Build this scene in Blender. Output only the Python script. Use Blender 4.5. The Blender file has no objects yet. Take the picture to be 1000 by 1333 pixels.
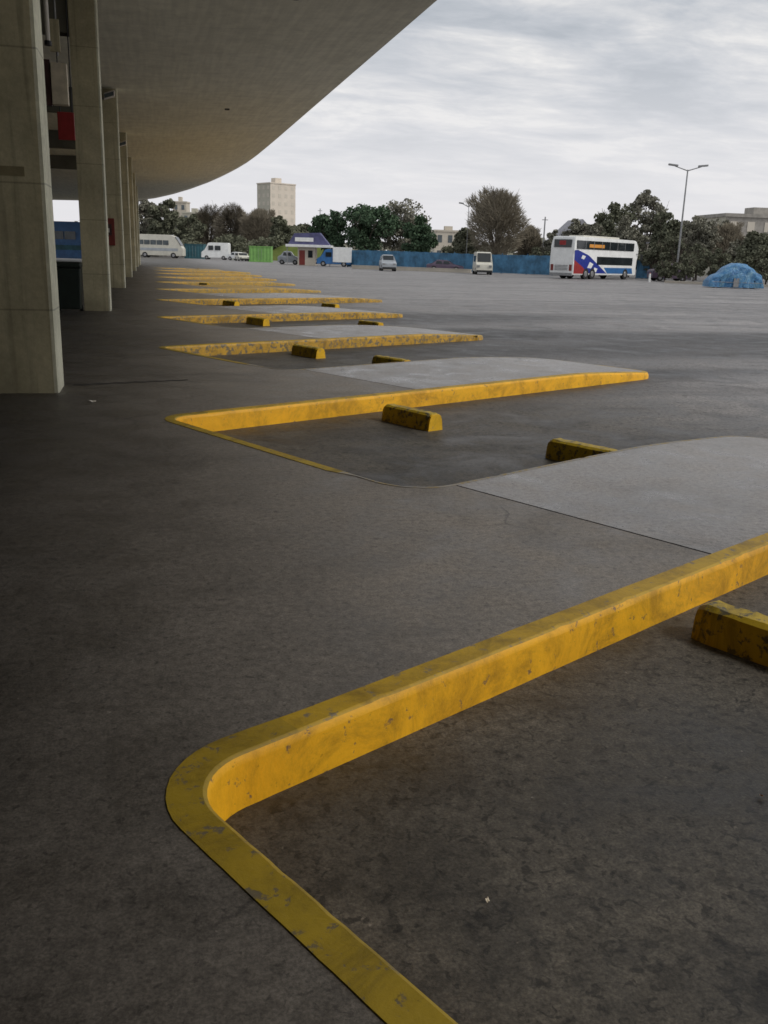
import bpy, bmesh, math, random
from mathutils import Vector, Matrix
R = math.radians
random.seed(7)
S = bpy.context.scene
C = S.collection

# ------------------------------------------------------------------ camera frame
PITCH, ROLL, YAW, EYE, FPX = R(15.6), R(1.8), R(14.13), 1.5, 1200.0
FWD = Vector((math.sin(YAW), math.cos(YAW), 0)); RGT = Vector((math.cos(YAW), -math.sin(YAW), 0))
def far(px, D, z=-0.18):
    """ground point at horizontal bearing px and depth D metres in front of the eye"""
    D *= 1.06; lat = (px - 510.4) / FPX * D * 0.963   # 10.4: the phone was held 1.8 degrees off level
    p = FWD * D + RGT * lat
    return Vector((p.x, p.y, z))
def m(px, D): return px * D / FPX

# ------------------------------------------------------------------ material helpers
def new_mat(name):
    M = bpy.data.materials.new(name); M.use_nodes = True
    nt = M.node_tree; b = nt.nodes['Principled BSDF']
    return M, nt, b
def N(nt, t, **kw):
    n = nt.nodes.new(t)
    for k, v in kw.items(): setattr(n, k, v)
    return n
def ramp(nt, stops):
    r = N(nt, 'ShaderNodeValToRGB'); e = r.color_ramp.elements
    e[0].position, e[0].color = stops[0][0], (*stops[0][1], 1)
    e[1].position, e[1].color = stops[-1][0], (*stops[-1][1], 1)
    for p, c in stops[1:-1]:
        x = e.new(p); x.color = (*c, 1)
    return r
def noise(nt, vec, scale, detail=5, rough=.6, dist=0.0):
    n = N(nt, 'ShaderNodeTexNoise'); n.inputs['Scale'].default_value = scale
    n.inputs['Detail'].default_value = detail; n.inputs['Roughness'].default_value = rough
    n.inputs['Distortion'].default_value = dist
    nt.links.new(vec, n.inputs['Vector']); return n
def mix(nt, f, a, b, mode='MIX'):
    x = N(nt, 'ShaderNodeMix', data_type='RGBA', blend_type=mode)
    for s, v in ((0, f), (6, a), (7, b)):
        if hasattr(v, 'links') or hasattr(v, 'is_linked'): nt.links.new(v, x.inputs[s])
        elif s == 0: x.inputs[0].default_value = v
        else: x.inputs[s].default_value = (*v, 1)
    return x.outputs[2]
def bump(nt, b, h, strength=.3, dist=.01):
    n = N(nt, 'ShaderNodeBump'); n.inputs['Strength'].default_value = strength; n.inputs['Distance'].default_value = dist
    nt.links.new(h, n.inputs['Height']); nt.links.new(n.outputs[0], b.inputs['Normal'])
def mul(nt, a, k):
    return mix(nt, 1.0, a, (k, k, k), 'MULTIPLY')

def simple(name, col, rough=.6, var=.25, scale=3.0, metal=0.0, bmp=0.0, coord='Object'):
    M, nt, b = new_mat(name)
    tc = N(nt, 'ShaderNodeTexCoord'); v = tc.outputs[coord]
    n = noise(nt, v, scale, 5, .65)
    lo = tuple(c * (1 - var) for c in col); hi = tuple(min(1, c * (1 + var * .8)) for c in col)
    r = ramp(nt, [(.3, lo), (.7, hi)]); nt.links.new(n.outputs[0], r.inputs[0])
    nt.links.new(r.outputs[0], b.inputs['Base Color'])
    b.inputs['Roughness'].default_value = rough; b.inputs['Metallic'].default_value = metal
    if bmp: bump(nt, b, noise(nt, v, scale * 8, 6).outputs[0], bmp, .01)
    return M

# concrete slab (platform / islands)
def slab_mat(name, base, warm, dirt=.55, rough=.62, painted_shade=False):
    M, nt, b = new_mat(name)
    v = N(nt, 'ShaderNodeNewGeometry').outputs['Position']
    big = noise(nt, v, .35, 5, .6, .6); mid = noise(nt, v, 2.2, 8, .72, .4); fine = noise(nt, v, 26, 8, .75)
    c1 = mix(nt, big.outputs[0], tuple(k * .72 for k in base), tuple(k * 1.2 for k in warm))
    rm = ramp(nt, [(.4, (dirt,) * 3), (.6, (1.08,) * 3)]); nt.links.new(mid.outputs[0], rm.inputs[0])
    c2 = mix(nt, .8, c1, rm.outputs[0], 'MULTIPLY')
    rf = ramp(nt, [(.4, (.68,) * 3), (.6, (1.25,) * 3)]); nt.links.new(fine.outputs[0], rf.inputs[0])
    c3 = mix(nt, .8, c2, rf.outputs[0], 'MULTIPLY')
    # dark gum / oil spots
    vo = N(nt, 'ShaderNodeTexVoronoi', feature='F1'); vo.inputs['Scale'].default_value = 2.6
    wob = mix(nt, .06, v, noise(nt, v, 7, 4).outputs[1]); nt.links.new(wob, vo.inputs['Vector'])
    rs = ramp(nt, [(.035, (.45,) * 3), (.075, (1,) * 3)]); nt.links.new(vo.outputs['Distance'], rs.inputs[0])
    c4 = mix(nt, .8, c3, rs.outputs[0], 'MULTIPLY')
    gr = ramp(nt, [(.38, (.72,) * 3), (.62, (1.3,) * 3)]); nt.links.new(noise(nt, v, 110, 3, .7).outputs[0], gr.inputs[0])
    c4 = mix(nt, .9, c4, gr.outputs[0], 'MULTIPLY')
    sp_ = ramp(nt, [(.58, (1,) * 3), (.66, (.42,) * 3)]); nt.links.new(noise(nt, v, 34, 4, .6, .6).outputs[0], sp_.inputs[0])
    c4 = mix(nt, .75, c4, sp_.outputs[0], 'MULTIPLY')
    ps = ramp(nt, [(.27, (1,) * 3), (.32, (0,) * 3)]); nt.links.new(noise(nt, v, 19, 5, .7).outputs[0], ps.inputs[0])
    c4 = mix(nt, ps.outputs[0], c4, tuple(k * 1.9 for k in warm))
    st_ = ramp(nt, [(.32, (.74,) * 3), (.46, (1,) * 3), (.6, (1.08,) * 3)]); nt.links.new(noise(nt, v, .8, 5, .6, 1.6).outputs[0], st_.inputs[0])
    c4 = mix(nt, .75, c4, st_.outputs[0], 'MULTIPLY')
    ck = N(nt, 'ShaderNodeTexVoronoi', feature='DISTANCE_TO_EDGE'); ck.inputs['Scale'].default_value = .42
    wk = mix(nt, .16, v, noise(nt, v, 2.6, 7, .7).outputs[1]); nt.links.new(wk, ck.inputs['Vector'])
    rk = ramp(nt, [(.0012, (.3,) * 3), (.0035, (1,) * 3)]); nt.links.new(ck.outputs['Distance'], rk.inputs[0])
    gk = ramp(nt, [(.5, (0,) * 3), (.56, (1,) * 3)]); nt.links.new(noise(nt, v, .45, 2).outputs[0], gk.inputs[0])
    c4 = mix(nt, gk.outputs[0], c4, mix(nt, 1.0, c4, rk.outputs[0], 'MULTIPLY'))
    if painted_shade:  # shade painted into the colour: darker toward the terminal, paler toward the bays
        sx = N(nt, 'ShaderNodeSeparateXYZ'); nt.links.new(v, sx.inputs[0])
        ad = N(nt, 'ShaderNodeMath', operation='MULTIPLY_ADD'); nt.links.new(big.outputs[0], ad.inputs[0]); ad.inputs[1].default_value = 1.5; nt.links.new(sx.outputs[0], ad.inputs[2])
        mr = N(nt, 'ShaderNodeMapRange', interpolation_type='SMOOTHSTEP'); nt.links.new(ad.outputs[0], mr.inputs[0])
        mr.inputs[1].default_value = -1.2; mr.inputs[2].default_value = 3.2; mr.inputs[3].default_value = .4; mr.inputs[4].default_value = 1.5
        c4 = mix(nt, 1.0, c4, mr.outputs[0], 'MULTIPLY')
    nt.links.new(c4, b.inputs['Base Color'])
    rr = ramp(nt, [(.35, (rough - .16,) * 3), (.65, (rough + .12,) * 3)]); nt.links.new(mid.outputs[0], rr.inputs[0])
    nt.links.new(rr.outputs[0], b.inputs['Roughness'])
    bump(nt, b, fine.outputs[0], .35, .006)
    return M
M_PAVE = slab_mat('pavement_concrete', (.13, .115, .098), (.165, .145, .124), .76, .54, painted_shade=True)
M_ISLE = slab_mat('island_concrete', (.235, .213, .197), (.3, .278, .262), .66, .38)

# lot surface
def lot_mat():
    M, nt, b = new_mat('lot_concrete')
    v = N(nt, 'ShaderNodeNewGeometry').outputs['Position']
    sx = N(nt, 'ShaderNodeSeparateXYZ'); nt.links.new(v, sx.inputs[0])
    big = noise(nt, v, .07, 6, .62, .8); mid = noise(nt, v, 1.4, 8, .7, .5); fine = noise(nt, v, 22, 8, .75); grit = noise(nt, v, 90, 4, .8)
    c0 = mix(nt, big.outputs[0], (.215, .203, .198), (.275, .262, .256))
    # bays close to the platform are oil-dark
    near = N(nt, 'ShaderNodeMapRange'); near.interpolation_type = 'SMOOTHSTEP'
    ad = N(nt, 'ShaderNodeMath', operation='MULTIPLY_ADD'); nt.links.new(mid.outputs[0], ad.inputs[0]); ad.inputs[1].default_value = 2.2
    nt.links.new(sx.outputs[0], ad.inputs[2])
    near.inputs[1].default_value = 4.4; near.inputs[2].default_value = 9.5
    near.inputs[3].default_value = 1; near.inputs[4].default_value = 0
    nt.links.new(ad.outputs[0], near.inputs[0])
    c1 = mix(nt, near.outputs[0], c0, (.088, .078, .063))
    mp = N(nt, 'ShaderNodeMapping'); mp.inputs['Rotation'].default_value = (0, 0, R(-24)); mp.inputs['Scale'].default_value = (.055, .55, 1)
    nt.links.new(v, mp.inputs[0])
    st = noise(nt, mp.outputs[0], 1.0, 6, .66, .7)
    rs = ramp(nt, [(.36, (.5,) * 3), (.5, (.92,) * 3), (.64, (1.12,) * 3)]); nt.links.new(st.outputs[0], rs.inputs[0])
    c2 = mix(nt, .75, c1, rs.outputs[0], 'MULTIPLY')
    rm = ramp(nt, [(.4, (.55,) * 3), (.58, (1.25,) * 3)]); nt.links.new(mid.outputs[0], rm.inputs[0])
    c3 = mix(nt, .7, c2, rm.outputs[0], 'MULTIPLY')
    rf = ramp(nt, [(.38, (.6,) * 3), (.62, (1.4,) * 3)]); nt.links.new(fine.outputs[0], rf.inputs[0])
    c4 = mix(nt, .85, c3, rf.outputs[0], 'MULTIPLY')
    vo = N(nt, 'ShaderNodeTexVoronoi', feature='F1'); vo.inputs['Scale'].default_value = 6.5
    wob = mix(nt, .09, v, noise(nt, v, 9, 4).outputs[1]); nt.links.new(wob, vo.inputs['Vector'])
    rv = ramp(nt, [(.06, (.35,) * 3), (.15, (1,) * 3)]); nt.links.new(vo.outputs['Distance'], rv.inputs[0])
    gate = ramp(nt, [(.44, (0,) * 3), (.54, (.9,) * 3)]); nt.links.new(mid.outputs[0], gate.inputs[0])
    c5 = mix(nt, gate.outputs[0], c4, mix(nt, 1.0, c4, rv.outputs[0], 'MULTIPLY'))
    g4 = ramp(nt, [(.38, (.65,) * 3), (.62, (1.4,) * 3)]); nt.links.new(noise(nt, v, 95, 3, .7).outputs[0], g4.inputs[0])
    c5 = mix(nt, .9, c5, g4.outputs[0], 'MULTIPLY')
    g2 = ramp(nt, [(.56, (1,) * 3), (.63, (.3,) * 3)]); nt.links.new(noise(nt, v, 24, 4, .6, .8).outputs[0], g2.inputs[0])
    c5 = mix(nt, .85, c5, g2.outputs[0], 'MULTIPLY')
    g5 = ramp(nt, [(.58, (1,) * 3), (.66, (.38,) * 3)]); nt.links.new(noise(nt, v, 9, 3, .55, .8).outputs[0], g5.inputs[0])
    c5 = mix(nt, .6, c5, g5.outputs[0], 'MULTIPLY')
    g3 = ramp(nt, [(.28, (1,) * 3), (.33, (0,) * 3)]); nt.links.new(noise(nt, v, 15, 6, .72).outputs[0], g3.inputs[0])
    c5 = mix(nt, mul(nt, g3.outputs[0], .7), c5, (.22, .195, .16))
    bl = noise(nt, v, .9, 4, .5, 1.4); rb = ramp(nt, [(.36, (.62,) * 3), (.47, (1,) * 3)]); nt.links.new(bl.outputs[0], rb.inputs[0])
    c5 = mix(nt, .8, c5, rb.outputs[0], 'MULTIPLY')
    vs_ = N(nt, 'ShaderNodeTexVoronoi', feature='F1'); vs_.inputs['Scale'].default_value = 17; nt.links.new(wob, vs_.inputs['Vector'])
    rp = ramp(nt, [(.05, (1,) * 3), (.11, (0,) * 3)]); nt.links.new(vs_.outputs['Distance'], rp.inputs[0])
    gp = ramp(nt, [(.56, (0,) * 3), (.62, (.6,) * 3)]); nt.links.new(noise(nt, v, 5, 3).outputs[0], gp.inputs[0])
    c5 = mix(nt, mix(nt, 1.0, rp.outputs[0], gp.outputs[0], 'MULTIPLY'), c5, (.32, .29, .25))
    # broad dark tyre / oil smear where coaches swing out of the bays
    def blob(cx, cy, rx, ry, rot):
        q = N(nt, 'ShaderNodeMapping', vector_type='TEXTURE')
        q.inputs['Location'].default_value = (cx, cy, 0); q.inputs['Rotation'].default_value = (0, 0, R(rot)); q.inputs['Scale'].default_value = (rx, ry, 1000)
        nt.links.new(v, q.inputs[0])
        w = mix(nt, .25, q.outputs[0], st.outputs[1], 'ADD')
        g = N(nt, 'ShaderNodeVectorMath', operation='LENGTH'); nt.links.new(w, g.inputs[0])
        mr = N(nt, 'ShaderNodeMapRange', interpolation_type='SMOOTHSTEP'); nt.links.new(g.outputs['Value'], mr.inputs[0])
        mr.inputs[1].default_value = .3; mr.inputs[2].default_value = 1.35; mr.inputs[3].default_value = .36; mr.inputs[4].default_value = 1
        return mr.outputs[0]
    cur = c5
    for a in ((11, 17.5, 7.5, 2.6, 8), (16, 20, 9, 2.0, -4), (7.5, 20.5, 3.5, 2, 20), (9, 26, 6, 2.4, 15), (6.5, 12.8, 3.5, 1.2, 25)):
        cur = mix(nt, 1.0, cur, blob(*a), 'MULTIPLY')
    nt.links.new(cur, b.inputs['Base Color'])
    rr = ramp(nt, [(.35, (.42,) * 3), (.65, (.75,) * 3)]); nt.links.new(mid.outputs[0], rr.inputs[0])
    nt.links.new(rr.outputs[0], b.inputs['Roughness'])
    bump(nt, b, mix(nt, .4, fine.outputs[1], grit.outputs[1]), .5, .008)
    return M
M_LOT = lot_mat()

def paint_mat(name, col, wear, under=(.2, .18, .16), grime=.5, seed=0.0):
    """traffic paint over concrete: chipped, grimy"""
    M, nt, b = new_mat(name)
    v = N(nt, 'ShaderNodeNewGeometry').outputs['Position']
    mp = N(nt, 'ShaderNodeMapping'); mp.inputs['Location'].default_value = (seed, seed * 2, 0); nt.links.new(v, mp.inputs[0]); v2 = mp.outputs[0]
    n1 = noise(nt, v2, 3.2, 8, .78, .5); n2 = noise(nt, v2, 14, 8, .72, .3); n3 = noise(nt, v2, 1.1, 4, .6)
    rg = ramp(nt, [(.36, (grime,) * 3), (.52, (.95,) * 3), (.64, (1.12,) * 3)]); nt.links.new(n1.outputs[0], rg.inputs[0])
    c = mix(nt, .85, col, rg.outputs[0], 'MULTIPLY')
    c = mix(nt, n3.outputs[0], c, mix(nt, 1.0, c, (1.0, .85, .7), 'MULTIPLY'))
    rc = ramp(nt, [(wear - .025, (1,) * 3), (wear + .025, (0,) * 3)]); nt.links.new(n2.outputs[0], rc.inputs[0])
    c = mix(nt, rc.outputs[0], c, under)
    rs = ramp(nt, [(.28, (.35,) * 3), (.36, (1,) * 3)]); nt.links.new(noise(nt, v2, 30, 5, .7).outputs[0], rs.inputs[0])
    c = mix(nt, .7, c, rs.outputs[0], 'MULTIPLY')
    nt.links.new(c, b.inputs['Base Color']); b.inputs['Roughness'].default_value = .58
    bump(nt, b, n2.outputs[0], .5, .006)
    return M
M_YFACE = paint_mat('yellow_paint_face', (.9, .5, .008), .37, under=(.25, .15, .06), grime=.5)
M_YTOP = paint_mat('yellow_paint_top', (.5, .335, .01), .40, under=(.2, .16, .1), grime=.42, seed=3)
M_YWORN = paint_mat('yellow_paint_worn', (.33, .27, .13), .52, under=(.27, .25, .22), grime=.7, seed=5)
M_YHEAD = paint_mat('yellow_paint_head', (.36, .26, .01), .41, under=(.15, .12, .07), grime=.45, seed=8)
M_STOP = paint_mat('yellow_paint_grimy', (.5, .37, .012), .45, under=(.1, .085, .045), grime=.3, seed=11)
M_YFAR = paint_mat('yellow_paint_dirty', (.55, .34, .03), .46, under=(.16, .13, .08), grime=.33, seed=31)
M_STOPEND = paint_mat('yellow_paint_stop_end', (.8, .5, .01), .36, grime=.6, seed=14)

def shutter_concrete(name, c0, c1, joints=True):
    M, nt, b = new_mat(name)
    v = N(nt, 'ShaderNodeNewGeometry').outputs['Position']
    mp = N(nt, 'ShaderNodeMapping'); mp.inputs['Scale'].default_value = (6, 6, .5); nt.links.new(v, mp.inputs[0])
    n1 = noise(nt, mp.outputs[0], 1.0, 7, .65); n2 = noise(nt, v, .9, 6, .65, .4); n3 = noise(nt, v, 18, 6, .7)
    c = mix(nt, n1.outputs[0], c0, c1)
    r2 = ramp(nt, [(.35, (.68,) * 3), (.65, (1.15,) * 3)]); nt.links.new(n2.outputs[0], r2.inputs[0])
    c = mix(nt, .8, c, r2.outputs[0], 'MULTIPLY')
    m2 = N(nt, 'ShaderNodeMapping'); m2.inputs['Scale'].default_value = (9, 9, .35); nt.links.new(v, m2.inputs[0])
    rr_ = ramp(nt, [(.36, (.66,) * 3), (.47, (1,) * 3)]); nt.links.new(noise(nt, m2.outputs[0], 1.0, 5, .6, .3).outputs[0], rr_.inputs[0])
    c = mix(nt, .75, c, rr_.outputs[0], 'MULTIPLY')
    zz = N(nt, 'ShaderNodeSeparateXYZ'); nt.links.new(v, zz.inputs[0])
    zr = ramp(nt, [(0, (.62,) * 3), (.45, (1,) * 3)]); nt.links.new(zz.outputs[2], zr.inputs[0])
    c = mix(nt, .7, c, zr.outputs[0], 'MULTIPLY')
    r3 = ramp(nt, [(.3, (.8,) * 3), (.7, (1.12,) * 3)]); nt.links.new(n3.outputs[0], r3.inputs[0])
    c = mix(nt, .7, c, r3.outputs[0], 'MULTIPLY')
    if joints:
        sx = N(nt, 'ShaderNodeSeparateXYZ'); nt.links.new(v, sx.inputs[0])
        a = N(nt, 'ShaderNodeMath', operation='PINGPONG'); a.inputs[1].default_value = .61
        off = N(nt, 'ShaderNodeMath', operation='SUBTRACT'); off.inputs[1].default_value = .85; nt.links.new(sx.outputs[2], off.inputs[0])
        nt.links.new(off.outputs[0], a.inputs[0])
        rj = ramp(nt, [(.004, (.55,) * 3), (.012, (1,) * 3)]); nt.links.new(a.outputs[0], rj.inputs[0])
        c = mix(nt, .8, c, rj.outputs[0], 'MULTIPLY')
    nt.links.new(c, b.inputs['Base Color']); b.inputs['Roughness'].default_value = .8
    bump(nt, b, n3.outputs[0], .4, .008)
    return M
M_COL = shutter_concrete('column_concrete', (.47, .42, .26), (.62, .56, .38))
M_COLEDGE = shutter_concrete('column_lit_edge_concrete', (.75, .74, .56), (.85, .83, .66))  # paler copy of the column concrete: light on the edge painted in
def soffit_mat():
    M, nt, b = new_mat('soffit_concrete')
    v = N(nt, 'ShaderNodeNewGeometry').outputs['Position']
    n1 = noise(nt, v, .18, 6, .6, .6); n2 = noise(nt, v, 1.6, 7, .7); n3 = noise(nt, v, 9, 6, .7)
    c = mix(nt, n1.outputs[0], (.76, .745, .62), (.84, .82, .71))
    r = ramp(nt, [(.34, (.8,) * 3), (.62, (1.06,) * 3)]); nt.links.new(n2.outputs[0], r.inputs[0])
    c = mix(nt, .7, c, r.outputs[0], 'MULTIPLY')
    q1 = ramp(nt, [(.33, (.86,) * 3), (.43, (1,) * 3)]); nt.links.new(noise(nt, v, .55, 6, .7, 2.2).outputs[0], q1.inputs[0])
    c = mix(nt, .7, c, q1.outputs[0], 'MULTIPLY')
    sy = N(nt, 'ShaderNodeSeparateXYZ'); nt.links.new(v, sy.inputs[0])
    pp = N(nt, 'ShaderNodeMath', operation='PINGPONG'); pp.inputs[1].default_value = 3.3; nt.links.new(sy.outputs[1], pp.inputs[0])
    rj = ramp(nt, [(.004, (.7,) * 3), (.02, (1,) * 3)]); nt.links.new(pp.outputs[0], rj.inputs[0])
    c = mix(nt, .55, c, rj.outputs[0], 'MULTIPLY')
    mp = N(nt, 'ShaderNodeMapping'); mp.inputs['Scale'].default_value = (7, .35, 1); nt.links.new(v, mp.inputs[0])
    bo = noise(nt, mp.outputs[0], 1.0, 3, .5)
    r2 = ramp(nt, [(.4, (.92,) * 3), (.6, (1.05,) * 3)]); nt.links.new(bo.outputs[0], r2.inputs[0])
    c = mix(nt, .8, c, r2.outputs[0], 'MULTIPLY')
    nt.links.new(c, b.inputs['Base Color']); b.inputs['Roughness'].default_value = .85
    bump(nt, b, n3.outputs[0], .3, .01)
    return M
M_SOF = soffit_mat()

def leaf_mat(name, dark, light, rough=.75):
    M, nt, b = new_mat(name)
    g = N(nt, 'ShaderNodeNewGeometry')
    r = ramp(nt, [(0, dark), (.6, tuple((a + c) / 2 for a, c in zip(dark, light))), (1, light)])
    n = noise(nt, g.outputs['Position'], .9, 3)
    a = N(nt, 'ShaderNodeMath', operation='MULTIPLY_ADD'); nt.links.new(g.outputs['Random Per Island'], a.inputs[0]); a.inputs[1].default_value = .55
    s = N(nt, 'ShaderNodeMath', operation='SUBTRACT'); nt.links.new(n.outputs[0], s.inputs[0]); s.inputs[1].default_value = .28
    nt.links.new(s.outputs[0], a.inputs[2]); nt.links.new(a.outputs[0], r.inputs[0])
    nt.links.new(r.outputs[0], b.inputs['Base Color']); b.inputs['Roughness'].default_value = 1; b.inputs['Specular IOR Level'].default_value = .05
    return M
M_LDARK = leaf_mat('leaves_dark', (.135, .142, .1), (.185, .19, .135))  # distance haze painted in: leaf tones lightened
M_LGREEN = leaf_mat('leaves_green', (.06, .1, .062), (.1, .145, .085))
M_LBROWN = leaf_mat('twigs_brown', (.17, .15, .115), (.33, .29, .22))
M_LGREY = leaf_mat('twigs_grey_green', (.2, .195, .155), (.265, .258, .205))  # lightened so the colour carries distance haze
M_BARK = simple('bark', (.1, .08, .065), .9, .4, 4, bmp=.4)
M_GRASS = leaf_mat('grass_bank', (.08, .12, .03), (.2, .2, .07))

M_GLASS = simple('dark_window_glass', (.02, .026, .03), .08, .3, 1)
M_GLASSMID = simple('window_glass_hazy', (.09, .11, .12), .15, .4, 1)
M_TYRE = simple('tyre_rubber', (.018, .018, .018), .85, .3, 6)
M_RIM = simple('wheel_rim_grey', (.35, .35, .36), .4, .2, 6, .6)
M_WHITE = simple('white_vehicle_paint', (.82, .83, .82), .38, .12, 2)
M_CREAM = simple('cream_vehicle_paint', (.62, .6, .52), .4, .12, 2)
M_BLACK = simple('black_plastic', (.02, .021, .022), .55, .3, 5)
M_GREY = simple('grey_metal', (.28, .285, .29), .45, .25, 4, .3, .1)
M_BLUE = simple('blue_vehicle_paint', (.03, .14, .36), .4, .25, 2)
M_NAVY = simple('navy_livery', (.012, .03, .26), .4, .3, 3)
M_RED = simple('red_paint', (.3, .022, .022), .45, .25, 4)
M_REDDARK = simple('dark_red_paint', (.2, .03, .022), .5, .3, 8)
M_TEAL = simple('teal_container_paint', (.035, .12, .15), .6, .35, 2)
M_LIME = simple('lime_container_paint', (.2, .42, .11), .55, .2, 1.5)
M_FENCE = simple('blue_fence_sheet', (.06, .18, .31), .7, .55, .9)
M_FPOST = simple('fence_post_blue', (.04, .11, .2), .6, .3, 3)
M_PALE = simple('pale_render_wall', (.55, .5, .42), .85, .15, .8, bmp=.2)
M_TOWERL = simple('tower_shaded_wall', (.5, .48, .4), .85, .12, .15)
M_TOWERR = simple('tower_lit_pink_wall', (.68, .61, .52), .85, .1, .15)  # lit side of the tower and distance haze painted into the wall colour
M_ROOFT = simple('roof_sheet_grey', (.28, .28, .31), .6, .25, .8)
M_ROOFBR = simple('grey_brown_wall', (.33, .31, .28), .85, .3, 1.2)
M_WFAINT = simple('far_hazy_window', (.6, .55, .47), .7, .05, .3)
M_AMBER = simple('amber_lens', (.7, .3, .05), .3, .1, 4)
M_PURPLE = simple('purple_grey_car_paint', (.1, .07, .11), .35, .25, 2)
M_SILVER = simple('silver_car_paint', (.4, .43, .46), .35, .15, 2, .3)
M_PAPER = simple('paper_scrap', (.7, .66, .6), .8, .1, 12)
M_JOINT = simple('joint_filler', (.03, .026, .022), .9, .4, 8)
M_CREAMSIGN = simple('cream_sign_panel', (.62, .55, .42), .6, .2, 5)
M_MAROON = simple('maroon_screen', (.07, .03, .03), .4, .4, 5)
M_TERMW = simple('terminal_wall_dark', (.12, .115, .09), .85, .25, .8)
M_TARPS = None
def tarp_mat():
    M, nt, b = new_mat('blue_tarpaulin')
    v = N(nt, 'ShaderNodeTexCoord').outputs['Object']
    n = noise(nt, v, 1.6, 7, .7, 1.2)
    r = ramp(nt, [(.3, (.03, .11, .27)), (.5, (.06, .22, .44)), (.68, (.2, .38, .5))]); nt.links.new(n.outputs[0], r.inputs[0])
    nt.links.new(r.outputs[0], b.inputs['Base Color']); b.inputs['Roughness'].default_value = .42
    bump(nt, b, noise(nt, v, 3.2, 6, .6, 2).outputs[0], 1, .12)
    return M
M_TARP = tarp_mat()

# ------------------------------------------------------------------ object helpers
def link(name, bm, mats, parent=None, loc=None, smooth=False):
    me = bpy.data.meshes.new(name)
    bmesh.ops.recalc_face_normals(bm, faces=bm.faces[:])
    bm.to_mesh(me); bm.free()
    for x in (mats if isinstance(mats, (list, tuple)) else [mats]): me.materials.append(x)
    if smooth:
        for p in me.polygons: p.use_smooth = True
    o = bpy.data.objects.new(name, me); C.objects.link(o)
    if parent: o.parent = parent
    if loc is not None: o.location = loc
    return o
def empty(name, loc=(0, 0, 0), rotz=0):
    o = bpy.data.objects.new(name, None); C.objects.link(o)
    o.location = loc; o.rotation_euler = (0, 0, rotz); o.empty_display_size = .1
    return o
def tag(o, label, cat, group=None):
    o['label'] = label; o['category'] = cat
    if group: o['group'] = group
    return o
def struct(o): o['kind'] = 'structure'; return o
def dup(root, loc, rotz=None, label=None, group=None, scale=None):
    r = root.copy(); C.objects.link(r); r.location = loc
    if rotz is not None: r.rotation_euler = (0, 0, rotz)
    if scale: r.scale = scale
    if label: r['label'] = label
    if group: r['group'] = group
    def rec(src, dst):
        for ch in [x for x in bpy.data.objects if x.parent == src]:
            c = ch.copy(); C.objects.link(c); c.parent = dst; rec(ch, c)
    rec(root, r)
    return r
def box(bm, x0, x1, y0, y1, z0, z1, mi=0, bev=0.0):
    vs = [bm.verts.new(p) for p in ((x0, y0, z0), (x1, y0, z0), (x1, y1, z0), (x0, y1, z0), (x0, y0, z1), (x1, y0, z1), (x1, y1, z1), (x0, y1, z1))]
    fs = [bm.faces.new([vs[i] for i in f]) for f in ((3, 2, 1, 0), (4, 5, 6, 7), (0, 1, 5, 4), (1, 2, 6, 5), (2, 3, 7, 6), (3, 0, 4, 7))]
    for f in fs: f.material_index = mi
    if bev:
        es = list({e for f in fs for e in f.edges})
        bmesh.ops.bevel(bm, geom=es, offset=bev, segments=2, affect='EDGES', profile=.6)
    return fs
def tube(bm, p, q, r0, r1=None, n=8, caps=True):
    p, q = Vector(p), Vector(q); r1 = r0 if r1 is None else r1
    d = (q - p).normalized(); a = d.orthogonal().normalized(); b = d.cross(a)
    A, B = [], []
    for i in range(n):
        t = 2 * math.pi * i / n; w = a * math.cos(t) + b * math.sin(t)
        A.append(bm.verts.new(p + w * r0)); B.append(bm.verts.new(q + w * r1))
    for i in range(n):
        j = (i + 1) % n; bm.faces.new((A[i], A[j], B[j], B[i]))
    if caps:
        bm.faces.new(A[::-1]); bm.faces.new(B)
def prism(bm, prof, hw, mi=0):
    """profile in (x,z); hw(z) gives the half width: a body symmetric about y=0"""
    L = [bm.verts.new((x, hw(z), z)) for x, z in prof]; Rr = [bm.verts.new((x, -hw(z), z)) for x, z in prof]
    n = len(prof)
    fs = [bm.faces.new(L), bm.faces.new(Rr[::-1])]
    for i in range(n):
        j = (i + 1) % n; fs.append(bm.faces.new((L[j], L[i], Rr[i], Rr[j])))
    for f in fs: f.material_index = mi
    return fs
def poly(bm, pts, mi=0):
    f = bm.faces.new([bm.verts.new(p) for p in pts]); f.material_index = mi; return f
def wheel(parent, x, y, r=.35, w=.22):
    s = 1 if y > 0 else -1
    bm = bmesh.new(); tube(bm, (x, y - s * w, r), (x, y, r), r, n=24)
    wo = link('wheel', bm, M_TYRE, parent)
    bm = bmesh.new(); tube(bm, (x, y - s * .02, r), (x, y + s * .012, r), r * .58, r * .5, n=16)
    link('rim', bm, M_RIM, wo)
    return wo

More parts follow.
